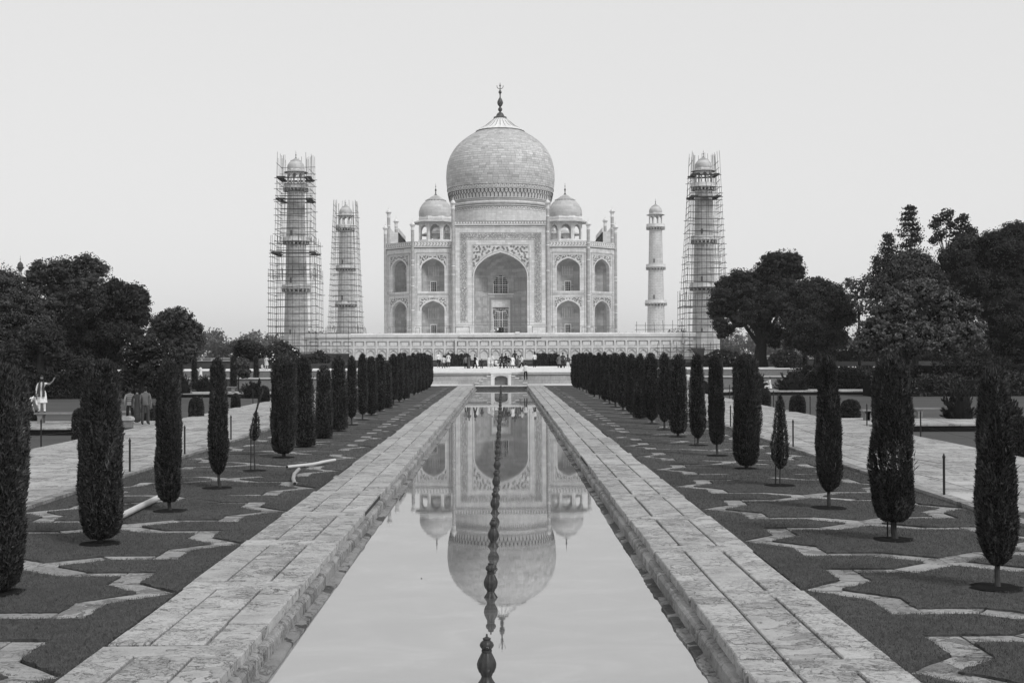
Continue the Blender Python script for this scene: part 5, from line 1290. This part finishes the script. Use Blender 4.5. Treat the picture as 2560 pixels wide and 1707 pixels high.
# ================================================================== FOUNTAINS
FP = [(.10, -.2), (.10, -.02), (.095, .0), (.075, .03), (.056, .06), (.05, .085), (.058, .095), (.06, .11), (.075, .125), (.092, .17), (.096, .21), (.085, .25), (.062, .3), (.047, .33), (.05, .335), (.05, .352), (.044, .356), (.05, .365), (.066, .385), (.07, .405), (.06, .43), (.04, .45), (.034, .455), (.04, .462), (.04, .474), (.022, .482), (.01, .49)]
mb = MB(); mb.lathe(FP, 36, flute=.05, nf=12); FB = mb.mesh('fountain_body', M['fountain'], True)
mb = MB(); mb.lathe([(.0535, 0), (.0545, .012), (.0535, .022)], 24, (0, 0, .333)); FC = mb.mesh('fountain_collar', M['fountain'], True)
mb = MB(); mb.lathe([(.009, 0), (.013, .01), (.009, .02), (.011, .028), (.006, .04)], 10, (0, 0, .478)); FN = mb.mesh('nozzle', M['metal'], True)
for i in range(23):
    y = 13.28+4.73*i
    if y > 121: break
    t = empty('fountain', (-.0, y, -.35), label=f'dark bulbous stone fountain spout in the pool, {ORD[i]} from the camera', cat='fountain', group='fountain spouts along the pool')
    link('body', FB, t); link('collar', FC, t); link('nozzle', FN, t); t.rotation_euler = (random.uniform(-.012, .012), random.uniform(-.012, .012), random.uniform(0, 1))

# ================================================================== FENCES, BENCHES, PIPES, BIN
pmesh = MB(); pmesh.lathe([(.026, -.3), (.026, .80), (.034, .802), (.034, .835), (.02, .86), (.006, .9)], 7); PM = pmesh.mesh('post', M['post'])
for s, sn in ((-1, 'left'), (1, 'right')):
    for off, ys_, nm in ((9.42, ([33.2, 39.0, 45.6, 57, 69, 82, 96, 110] if s < 0 else [27, 41.0, 52.3, 57.6, 59.0, 71, 84, 98, 112]), 'inner'), (15.32, ([31, 43.4, 62, 66.5, 80, 95] if s < 0 else [33, 46.6, 53.5, 63.5, 72, 86, 100]), 'outer')):
        t = empty('post_and_wire_fence', (s*off, 0, .02), label=f'row of thin dark posts strung with wire along the {nm} edge of the {sn} path', cat='fence')
        for y in ys_: link('post', PM, t, (random.uniform(-.02, .02), y, 0))
        for z in (.35, .68):
            mb = MB(); P = []
            for a, b in zip(ys_[:-1], ys_[1:]):
                for q in (0, .25, .5, .75): P.append((0, a+(b-a)*q, z-.12*4*q*(1-q)*(b-a)/12))
            mb.tube(P+[(0, ys_[-1], z)], .004, 3); mb.obj('wire', M['post'], t)
def bench(px0, px1, D, label, flip=False):
    a, b = W(px0, 1035, D).x, W(px1, 1035, D).x; L = b-a; t = empty('stone_bench', (a, D, .0), label=label, cat='bench')
    mb = MB(); mb.box(0, L, -.25, .25, .40, .47); mb.obj('seat', M['bench'], t)
    for x in (.14, L-.34):
        mb = MB(); mb.add([(x-.06, -.2, .4), (x+.26, -.2, .4), (x+.2, -.2, .25), (x+.2, -.2, 0), (x, -.2, 0), (x, -.2, .25)]+[(x-.06, .2, .4), (x+.26, .2, .4), (x+.2, .2, .25), (x+.2, .2, 0), (x, .2, 0), (x, .2, .25)], [(0,1,2,3,4,5), (11,10,9,8,7,6)]+[(i, (i+1) % 6, 6+(i+1) % 6, 6+i) for i in range(6)]); mb.obj('support', M['bench'], t)
bench(93, 222, 58.0, 'long stone bench on the left cross path with a woman standing on it')
bench(290, 330, 59, 'stone bench end behind the pale bin, left cross path')
bench(2286, 2392, 59.0, 'long stone bench on the right cross path')
bench(2154, 2182, 57.6, 'stone bench end beside the wide domed bush, right cross path')
bench(560, 592, 103, 'small distant stone bench on the far left cross path')
p = G(320, 1068, 0); t = empty('litter_bin', (p.x, p.y, 0), label='pale stone litter bin with rounded lid on the left path edge', cat='bin')
mb = MB(); mb.box(-.3, .22, -.2, .2, 0, .3); mb.obj('body', M['bench'], t)
mb = MB(); P = [(-.34, .3), (.26, .3), (.26, .36), (.22, .44), (.12, .47), (-.22, .47), (-.31, .44), (-.34, .36)]
mb.add([(x, -.24, z) for x, z in P]+[(x, .24, z) for x, z in P], [tuple(range(8)), tuple(reversed(range(8, 16)))]+[(i, (i+1) % 8, 8+(i+1) % 8, 8+i) for i in range(8)]); mb.obj('lid', M['marble_inner'], t)
def pipe(pts, r, label, mt='pipe'):
    mb = MB(); P = [Vector(q) for q in pts]
    mb.tube(P, r, 14); c = P[0]; t = mb.obj('pipe', M[mt], smooth=True, label=label, cat='pipe')
    for e, d in ((P[0], P[0]-P[1]), (P[-1], P[-1]-P[-2])):
        m2 = MB(); d.normalize(); m2.tube([e+d*.001, e+d*.008], r*.84, 12); m2.obj('opening', M['pipe_in'], t)
    return t
a, b = G(285, 1306, 0), G(401, 1248, 0); pipe([(a.x, a.y, .055), ((a.x+b.x)/2, (a.y+b.y)/2, .06), (b.x, b.y, .055)], .062, 'straight white plastic pipe lying on the turf between the second and third left cypresses')
a, m_, b = G(719, 1171, 0), G(783, 1163, 0), G(838, 1155, 0); pipe([(a.x, a.y, .05), (m_.x, m_.y, .04), ((m_.x+b.x)/2, (m_.y+b.y)/2, .06), (b.x, b.y, .07)], .042, 'slightly bent grey white pipe lying across the left turf')
a, m_, b = G(738, 1214, 0), G(735, 1190, 0), G(748, 1178, 0); pt = [G(738, 1214, 0), G(734, 1201, 0), G(737, 1189, 0), G(748, 1177, 0)]
pipe([(q.x, q.y, .055) for q in pt], .046, 'short curved elbow pipe lying on the turf near the left walkway', 'pipe_dull')
# little boards by the plinth door
t = empty('notice_board', (MX+3.9, Y_PL+.6, Z_PL+.02), label='small white notice board on the plinth right of the doorway', cat='sign')
mb = MB(); mb.box(-.5, .5, 0, .05, .1, .62); mb.obj('board', M['white'], t); mb = MB(); mb.box(-.4, -.36, .05, .08, -.02, .5); mb.box(.36, .4, .05, .08, -.02, .5); mb.obj('legs', M['post'], t)
# tourist steps, railing behind the platform crowd
t = empty('railing', (0, 141, 1.56), label='white railing of thin slanting bars behind the crowd on the platform', cat='railing')
for z in (.3, .55, .8, 1.05): mb = MB(); mb.tube([(-1.4, 0, z+.1), (1.6, 0, z-.05)], .025, 4); mb.obj('bar', M['white'], t)
for x in (-1.4, .1, 1.6): mb = MB(); mb.tube([(x, 0, 0), (x, 0, 1.2)], .03, 5); mb.obj('upright', M['white'], t)

# ================================================================== PEOPLE
def cloth(g, nm): 
    key = f'{nm}_{g}'
    if key not in M: M[key] = plain(key, g, .85, .18, 9)
    return M[key]
SKIN = plain('skin', .19, .6, .1, 6); HAIR = plain('hair', .012, .6); SHOE = plain('shoe', .03, .6)
def person(x, y, z, h, yaw, label, top, legs, kind='man', arms=('down', 'down'), stride=.0, group=None, detail=False, bend=0.0, seat=False, long_=0.0, hairlong=False):
    "one continuous skinned body; materials by clothing zones"
    s = h/1.72; V = []; E = []; Rd = []
    def vt(p, r): V.append(Vector(p)*s); Rd.append(r*s); return len(V)-1
    def ed(*i):
        for a, b in zip(i[:-1], i[1:]): E.append((a, b))
    f = .86 if kind in ('woman', 'sari') else 1.0
    hipz = .92 if not seat else .45
    pel = vt((0, 0, hipz), .135); wst = vt((0, 0, hipz+.18), .14*f); ch = vt((0, -.01, hipz+.38), .16*f); nk0 = vt((0, 0, hipz+.52), .075); nk = vt((0, 0, hipz+.58), .052)
    h0 = vt((0, -.01, hipz+.645), .07); h1 = vt((0, -.02, hipz+.72), .092); h2 = vt((0, -.005, hipz+.79), .07); ed(pel, wst, ch, nk0, nk, h0, h1, h2)
    for sg, am in ((-1, arms[0]), (1, arms[1])):
        sh = vt((sg*.175*f, 0, hipz+.465), .07)
        if am == 'down': el = (sg*.235, .02, hipz+.2); wr = (sg*.25, -.05, hipz-.03); hd = (sg*.25, -.07, hipz-.12)
        elif am == 'up': el = (sg*.36, -.05, hipz+.42); wr = (sg*.52, -.1, hipz+.58); hd = (sg*.56, -.1, hipz+.66)
        elif am == 'fold': el = (sg*.24, -.04, hipz+.22); wr = (sg*.05, -.22, hipz+.25); hd = (-sg*.03, -.22, hipz+.27)
        elif am == 'front': el = (sg*.22, -.08, hipz+.24); wr = (sg*.14, -.3, hipz+.33); hd = (sg*.1, -.37, hipz+.36)
        elif am == 'camera': el = (sg*.22, -.14, hipz+.32); wr = (sg*.1, -.24, hipz+.55); hd = (sg*.07, -.24, hipz+.62)
        elif am == 'hip': el = (sg*.34, .05, hipz+.22); wr = (sg*.19, -.02, hipz+.06); hd = (sg*.14, -.05, hipz+.04)
        elif am == 'reach': el = (sg*.22, -.25, hipz+.35); wr = (sg*.2, -.48, hipz+.28); hd = (sg*.2, -.56, hipz+.26)
        e1 = vt(el, .052); w1 = vt(wr, .034); k1 = vt(hd, .036); ed(ch, sh, e1, w1, k1)
        if detail:
            dv = (Vector(hd)-Vector(wr)).normalized(); sd_ = dv.cross(Vector((0, 1, .2))).normalized()
            for q in range(4): a_ = vt(Vector(hd)+dv*.05+sd_*(.014*(q-1.5)*1.4), .009); b_ = vt(Vector(hd)+dv*(.085+.012*(q in (1, 2)))+sd_*(.014*(q-1.5)*1.6), .007); ed(k1, a_, b_)
            a_ = vt(Vector(hd)+dv*.01+sd_*.045, .01); ed(k1, a_)
    if kind == 'sari' or long_ > .8:
        a = vt((0, 0, .6), .17); b = vt((0, .0, .32), .185); c = vt((0, 0, .08), .20); ed(pel, a, b, c)
    else:
        for sg in (-1, 1):
            o = stride*sg
            hp = vt((sg*.09, 0, hipz-.06), .095 if not long_ else .12)
            if seat: kn = vt((sg*.12, -.4, hipz-.0), .07); an = vt((sg*.12, -.42, .08), .045); ft = vt((sg*.12, -.52, .035), .04)
            else: kn = vt((sg*.1+abs(o)*.3*sg, -.03+o*.45, .49), .082 if legs is not None else .06); an = vt((sg*.105+abs(o)*.5*sg, .02+o, .09), .06); ft = vt((sg*.12+abs(o)*.5*sg, -.1+o, .035), .042)
            ed(pel, hp, kn, an, ft)
    if bend:
        Rm = Matrix.Rotation(-bend, 3, 'X')
        for i, v in enumerate(V):
            if v.z > (hipz+.05)*s: q = v-Vector((0, 0, hipz*s)); V[i] = (Matrix.Rotation(bend, 3, 'X') @ q)+Vector((0, 0, hipz*s))
    me = bpy.data.meshes.new('tmp'); me.from_pydata(V, E, []); ob = bpy.data.objects.new('tmp', me); COL.objects.link(ob)
    md = ob.modifiers.new('s', 'SKIN'); md.use_smooth_shade = True; md.branch_smoothing = .6
    for i, sv in enumerate(me.skin_vertices[0].data): sv.radius = (Rd[i], Rd[i]*.85); sv.use_root = (i == 0)
    sub = ob.modifiers.new('u', 'SUBSURF'); sub.levels = sub.render_levels = 2 if detail else 1
    dg = bpy.context.evaluated_depsgraph_get(); bm_ = bpy.data.meshes.new_from_object(ob.evaluated_get(dg)); bm_.name = 'person_body'; bpy.data.objects.remove(ob); bpy.data.meshes.remove(me)
    bm_.materials.clear()
    mats = [SKIN, HAIR, cloth(top, 'cloth'), cloth(legs if legs is not None else top, 'cloth'), SHOE]
    for m in mats: bm_.materials.append(m)
    hem = hipz-.04-long_*.55
    nv = Vector(V[nk]); 
    for p_ in bm_.polygons:
        c = p_.center/s; idx = 2
        rel = Vector(p_.center)-Vector(V[h1])
        if rel.length < .135*s or (bend == 0 and c.z > hipz+.575):
            idx = 1 if (rel.z > .035*s or rel.y > .015*s) else 0
        elif bend == 0 and c.z > hipz+.53: idx = 0
        elif abs(c.x) > .225 and kind != 'sari' and min((Vector(p_.center)-Vector(v)).length for v in V if True) < .2*s and (abs(c.x) > .24 and (c.z < hipz+.12 or arms[0 if c.x < 0 else 1] in ('up',) and c.z > hipz+.42)): idx = 0
        elif any((Vector(p_.center)-Vector(V[i])).length < .075*s for i in hands_idx(len(V), arms, detail)): idx = 0
        elif c.z < .07: idx = 4
        elif c.z < hem and kind != 'sari': idx = 3
        p_.material_index = idx
    o = link('person', bm_, None, (x, y, z), label=label, cat='person', group=group); o.rotation_euler = (0, 0, yaw)
    if kind != 'sari' and (long_ > 0 and long_ <= .8):   # tunic hem as a garment of its own
        mb = MB(); zt, zb = (hipz+.12)*s, (hipz-.04-long_*.55)*s; mb.lathe([(.165*f*s, zt-.0), (.185*s, hipz*s), (.21*s, (zb+hipz*s)/2), (.235*s, zb)], 14, caps=False, flute=.06, nf=7)
        mb.v = [(a, b*.72, c) for a, b, c in mb.v]; mb.obj('tunic', cloth(top, 'cloth'), o, smooth=True)
    if hairlong:
        mb = MB(); c = V[h1]; mb.lathe([(.03*s, -.30*s), (.075*s, -.2*s), (.095*s, -.05*s), (.1*s, .04*s), (.06*s, .11*s), (.01, .13*s)], 10, (c.x, c.y+.04*s, c.z)); mb.obj('hair', HAIR, o, smooth=True)
    return o
def hands_idx(n, arms, detail):
    # body chain 0-7, then per arm: shoulder, elbow, wrist, hand (+ fingers)
    k = 8; out = []
    for q in range(2): out.append(k+3); k += 4+(9 if detail else 0)
    return out
PG = 'visitors on the marble platform'
ZP = 1.29
PP = [ # px, D, height, yaw deg (0 faces camera), label, top, legs, kind, arms, stride, extra
 (1046.5,131,1.62,20,'person in white clothes half hidden left of the last left cypress',.6,.6,'man',('down','down'),.05,{}),
 (1076,132,1.62,160,'person in light patterned clothes just right of the last left cypress',.35,.3,'woman',('down','fold'),.05,{'long_':.4}),
 (1081,136,1.55,90,'small dark clothed person behind the cypress at the platform left end',.08,.05,'man',('down','down'),.05,{}),
 (1096,136,1.70,30,'man in a white shirt with one leg raised, left on the platform',.68,.02,'man',('front','down'),.3,{}),
 (1109,131.5,1.64,200,'man in pale grey shirt and dark trousers seen from behind, striding',.5,.08,'man',('down','down'),.22,{}),
 (1114,137,1.55,10,'dark haired person in black between two pale shirts on the left',.02,.02,'man',('down','fold'),.0,{}),
 (1121,136,1.62,-20,'woman with a long white shawl beside the distant cypresses',.62,.1,'woman',('down','down'),.0,{'long_':.4,'hairlong':True}),
 (1165,129,1.64,180,'person in black trousers standing behind the woman in a grey sari',.18,.012,'man',('down','down'),.04,{}),
 (1172,128.4,1.70,150,'woman wrapped in a long grey sari near the pool axis left',.09,None,'sari',('fold','down'),.0,{}),
 (1187,129,1.74,120,'man in a dark suit with folded arms and wide trousers',.025,.018,'man',('fold','front'),.18,{}),
 (1191.5,133,1.45,20,'person holding up a white cloth behind the man in the dark suit',.7,.65,'woman',('down','down'),.0,{'long_':.8}),
 (1204.2,128.2,1.25,180,'small child in dark clothes standing alone on the platform',.03,.03,'man',('down','down'),.06,{}),
 (1222,136,1.25,-30,'boy in a white kurta and trousers beside a taller man in white',.72,.7,'man',('down','down'),.05,{'long_':.5}),
 (1230,136,1.5,-60,'man in a long white kurta facing right',.74,.7,'man',('front','down'),.06,{'long_':.7}),
 (1240,137,1.3,40,'seated person in white on the upper tier',.7,.7,'man',('fold','fold'),.0,{'seat':True}),
 (1254.5,129.2,1.78,170,'tall man in a dark shirt standing legs apart at the pool axis',.035,.012,'man',('hip','down'),.16,{}),
 (1264,133,1.68,150,'person in black behind the man in the dark shirt',.02,.05,'man',('down','down'),.05,{}),
 (1271.5,129.8,1.62,0,'man in a black shirt and grey trousers holding something before him',.018,.22,'man',('fold','fold'),.05,{}),
 (1281,130,1.62,190,'person in a long loose white shirt and grey trousers',.78,.2,'man',('down','down'),.05,{'long_':.45}),
 (1287,134,1.86,180,'tall man in dark clothes with head above the others',.04,.04,'man',('down','down'),.04,{}),
 (1296.5,131,1.58,180,'woman in a long mid grey sari between two men in white shirts',.11,None,'sari',('down','down'),.0,{}),
 (1304.5,129.6,1.70,-70,'man in a white shirt and black trousers leaning forward mid-stride',.72,.015,'man',('front','down'),.25,{}),
 (1301,132,1.62,200,'partly hidden person in light trousers behind the striding man',.1,.5,'man',('down','down'),.03,{}),
 (1336.5,135,1.66,-150,'person in a white top and black trousers left of the distant cypresses',.66,.02,'woman',('down','down'),.0,{'hairlong':True}),
 (1398,130.5,1.70,180,'person in a long grey coat on the right of the platform',.14,.03,'man',('down','down'),.05,{'long_':.4}),
 (1407,130.5,1.88,175,'tall person in dark clothes between two others on the right',.05,.03,'man',('down','down'),.06,{}),
 (1419.5,130.5,1.64,20,'woman in a dark top and long white skirt on the right',.06,.66,'woman',('hip','fold'),.0,{'long_':.0,'hairlong':True}),
 (1427.5,133,1.0,30,'child in a pale top at the right end of the group',.4,.03,'man',('down','down'),.0,{}),
 (1445,131,1.72,0,'dark haired person half hidden behind the last right cypress',.03,.03,'man',('down','down'),.0,{}),
]
for px, D, h, yw, lab, tp, lg, kd, ar, st, ex in PP:
    z = ZP if D < 127+5 else (1.56 if D > 127.8+5.9 else 1.44 if D > 132.2 else ZP)
    person(W(px, 900, D).x, D, z, h*.98, R(yw), lab, tp, lg, kd, ar, st, PG, **ex)
p = W(1314, 900, 122.2); person(p.x, 122.4, .49, 1.66, R(200), 'man in a white shirt stepping down the stairs right of the niche', .66, .015, 'man', ('reach', 'down'), .15)
# side garden people
p = W(108, 1033, 58); wz = .47
w_ = person(p.x, 58, wz, 1.64, R(12), 'smiling woman in white standing on the left bench waving one raised arm', .74, .74, 'woman', ('down', 'up'), .03, None, True, long_=.75, hairlong=True)
mb = MB()
for sg in (-1, 1): mb.tube([(sg*.05, .07, 1.38), (sg*.085, -.1, 1.36), (sg*.08, -.15, 1.15), (sg*.1, -.155, .9), (sg*.09, -.17, .72)], .045, 7, .06)
mb.obj('scarf', cloth(.06, 'cloth'), w_, smooth=True)
p = W(66, 1040, 57.5); person(p.x, 57.6, 0, 1.62, R(78), 'person in a white shirt bending forward beside the left bench', .74, .25, 'man', ('reach', 'reach'), .08, None, True, bend=.9)
for px, h, lab, tp, lg, kd, ex in ((327, 1.60, 'person in a checked shirt and dark trousers, left of the three with backs turned', .27, .03, 'man', {}), (345, 1.60, 'woman in a dark grey shawl in the middle of the three', .05, .05, 'sari', {}), (356, 1.55, 'person half hidden between the shawled woman and the man on the right', .12, .08, 'man', {'long_': .6}), (366, 1.68, 'man in a plain grey shirt, right of the three with backs turned', .13, .06, 'man', {})):
    p = G(px, 1059 if px < 340 else 1061, 0); o = person(p.x, p.y+(.5 if px == 356 else 0), 0, h, R(180+random.uniform(-12, 12)), lab, tp, lg, kd, ('down', 'down'), .04, 'three people and a companion seen from behind', kd != 'sari', **ex)
    if px == 327:
        mb = MB()
        for k in range(5): z = 1.0+.085*k; mb.lathe([(.146, z), (.146, z+.022)], 12, caps=False)
        mb.v = [(a*1.02, b*.88+.0, c) for a, b, c in mb.v]; mb.obj('check_stripes', cloth(.03, 'cloth'), o)
for px, yb, h, lab, tp, lg, yw, st, seat in ((503, 955, 1.62, 'man in long white clothes walking on the left garden path', .72, .7, -100, .2, False), (656, 921, 1.0, 'crouching person in white on the far left causeway', .55, .5, 60, .0, True), (667, 921, 1.6, 'person in white standing on the far left causeway', .5, .4, 20, .05, False)):
    D = 118 if px < 600 else 141; p = W(px, yb, D); person(p.x, D, (1.33 if px > 600 else max(-.3, p.z)), h, R(yw), lab, tp, lg, 'man', ('down', 'front'), st, seat=seat, long_=.6)
p = W(1929, 965, 100); person(p.x, 100.5, -.0, 1.62, R(-100), 'figure in white seated by the bushes under the umbrella tree', .68, .66, 'man', ('reach', 'front'), 0, seat=True, long_=.3)
p = W(1893, 965, 104); person(p.x, 104, .0, 1.7, R(60), 'dark haired person with a white collar behind the bush at right', .03, .03, 'man', ('down', 'down'), .05)
p = W(1720, 940, 118); person(p.x, 118, -.3, 1.6, R(0), 'person in white glimpsed between two right avenue cypresses', .65, .3, 'man', ('down', 'down'), .0)
p = W(862, 960, 112); person(p.x, 112, -.1, 1.65, R(160), 'person in patterned clothes glimpsed between left avenue cypresses', .3, .3, 'woman', ('down', 'down'), .0)
for k, (dx, h, tp, lg, lab) in enumerate(((-2.3, 1.1, .6, .5, 'small seated visitor left of the mausoleum doorway'), (-1.5, 1.3, .7, .4, 'visitor in pale clothes crouching at the mausoleum doorway'), (-.7, 1.7, .8, .04, 'visitor in a bright white shirt standing at the mausoleum doorway'), (.25, 1.5, .06, .05, 'dark clothed visitor in the mausoleum doorway'), (.9, 1.3, .3, .2, 'small visitor right of the mausoleum doorway'))):
    person(MX+dx, Y_PL+1.6+.3*k, Z_PL+.02, h*1.05, R(20*k), lab, tp, lg, 'man', ('down', 'fold'), .0, 'visitors at the mausoleum door')

# pebble and scum on the water
mb = MB(); p = G(1054, 1444, -.35); mb.lathe([(.008, 0), (.013, .003), (.006, .008)], 6, (p.x, p.y, -.348)); mb.obj('floating_leaf', M['dark'], label='tiny dark leaf floating on the pool left of the dome reflection', cat='leaf')

# small applied ornament, painted shade lines and fine texture, too small to pick apart singly
FINE = ('door_inlay', 'spandrel_inlay', 'inlaid_band', 'chevron_bands', 'drum_inlay', 'parapet_inlay', 'wall_panelling', 'inlay_lines', 'dado_lines', 'panel_shade_lines', 'panel_lines',
        'brackets', 'crown_ribs', 'railing', 'check_stripes', 'branches', 'leading_shoot', 'turf', 'lattice', 'crown', 'foliage', 'shadow_line', 'inner_crown')
for o in bpy.data.objects:
    if o.type == 'MESH' and o.parent and o.name.split('.')[0] in FINE: o['kind'] = 'stuff'
# ================================================================== HAZE
hm = bpy.data.materials.new('haze'); hm.use_nodes = True; t_ = hm.node_tree; t_.nodes.clear()
vo = t_.nodes.new('ShaderNodeVolumePrincipled'); vo.inputs['Color'].default_value = (.95, .95, .95, 1); vo.inputs['Density'].default_value = HAZE; vo.inputs['Anisotropy'].default_value = .2
oo = t_.nodes.new('ShaderNodeOutputMaterial'); t_.links.new(vo.outputs[0], oo.inputs['Volume'])
mb = MB(); mb.box(-1900, 1900, -60, 3800, -2.2, 79); mb.obj('haze', hm, kind='stuff')
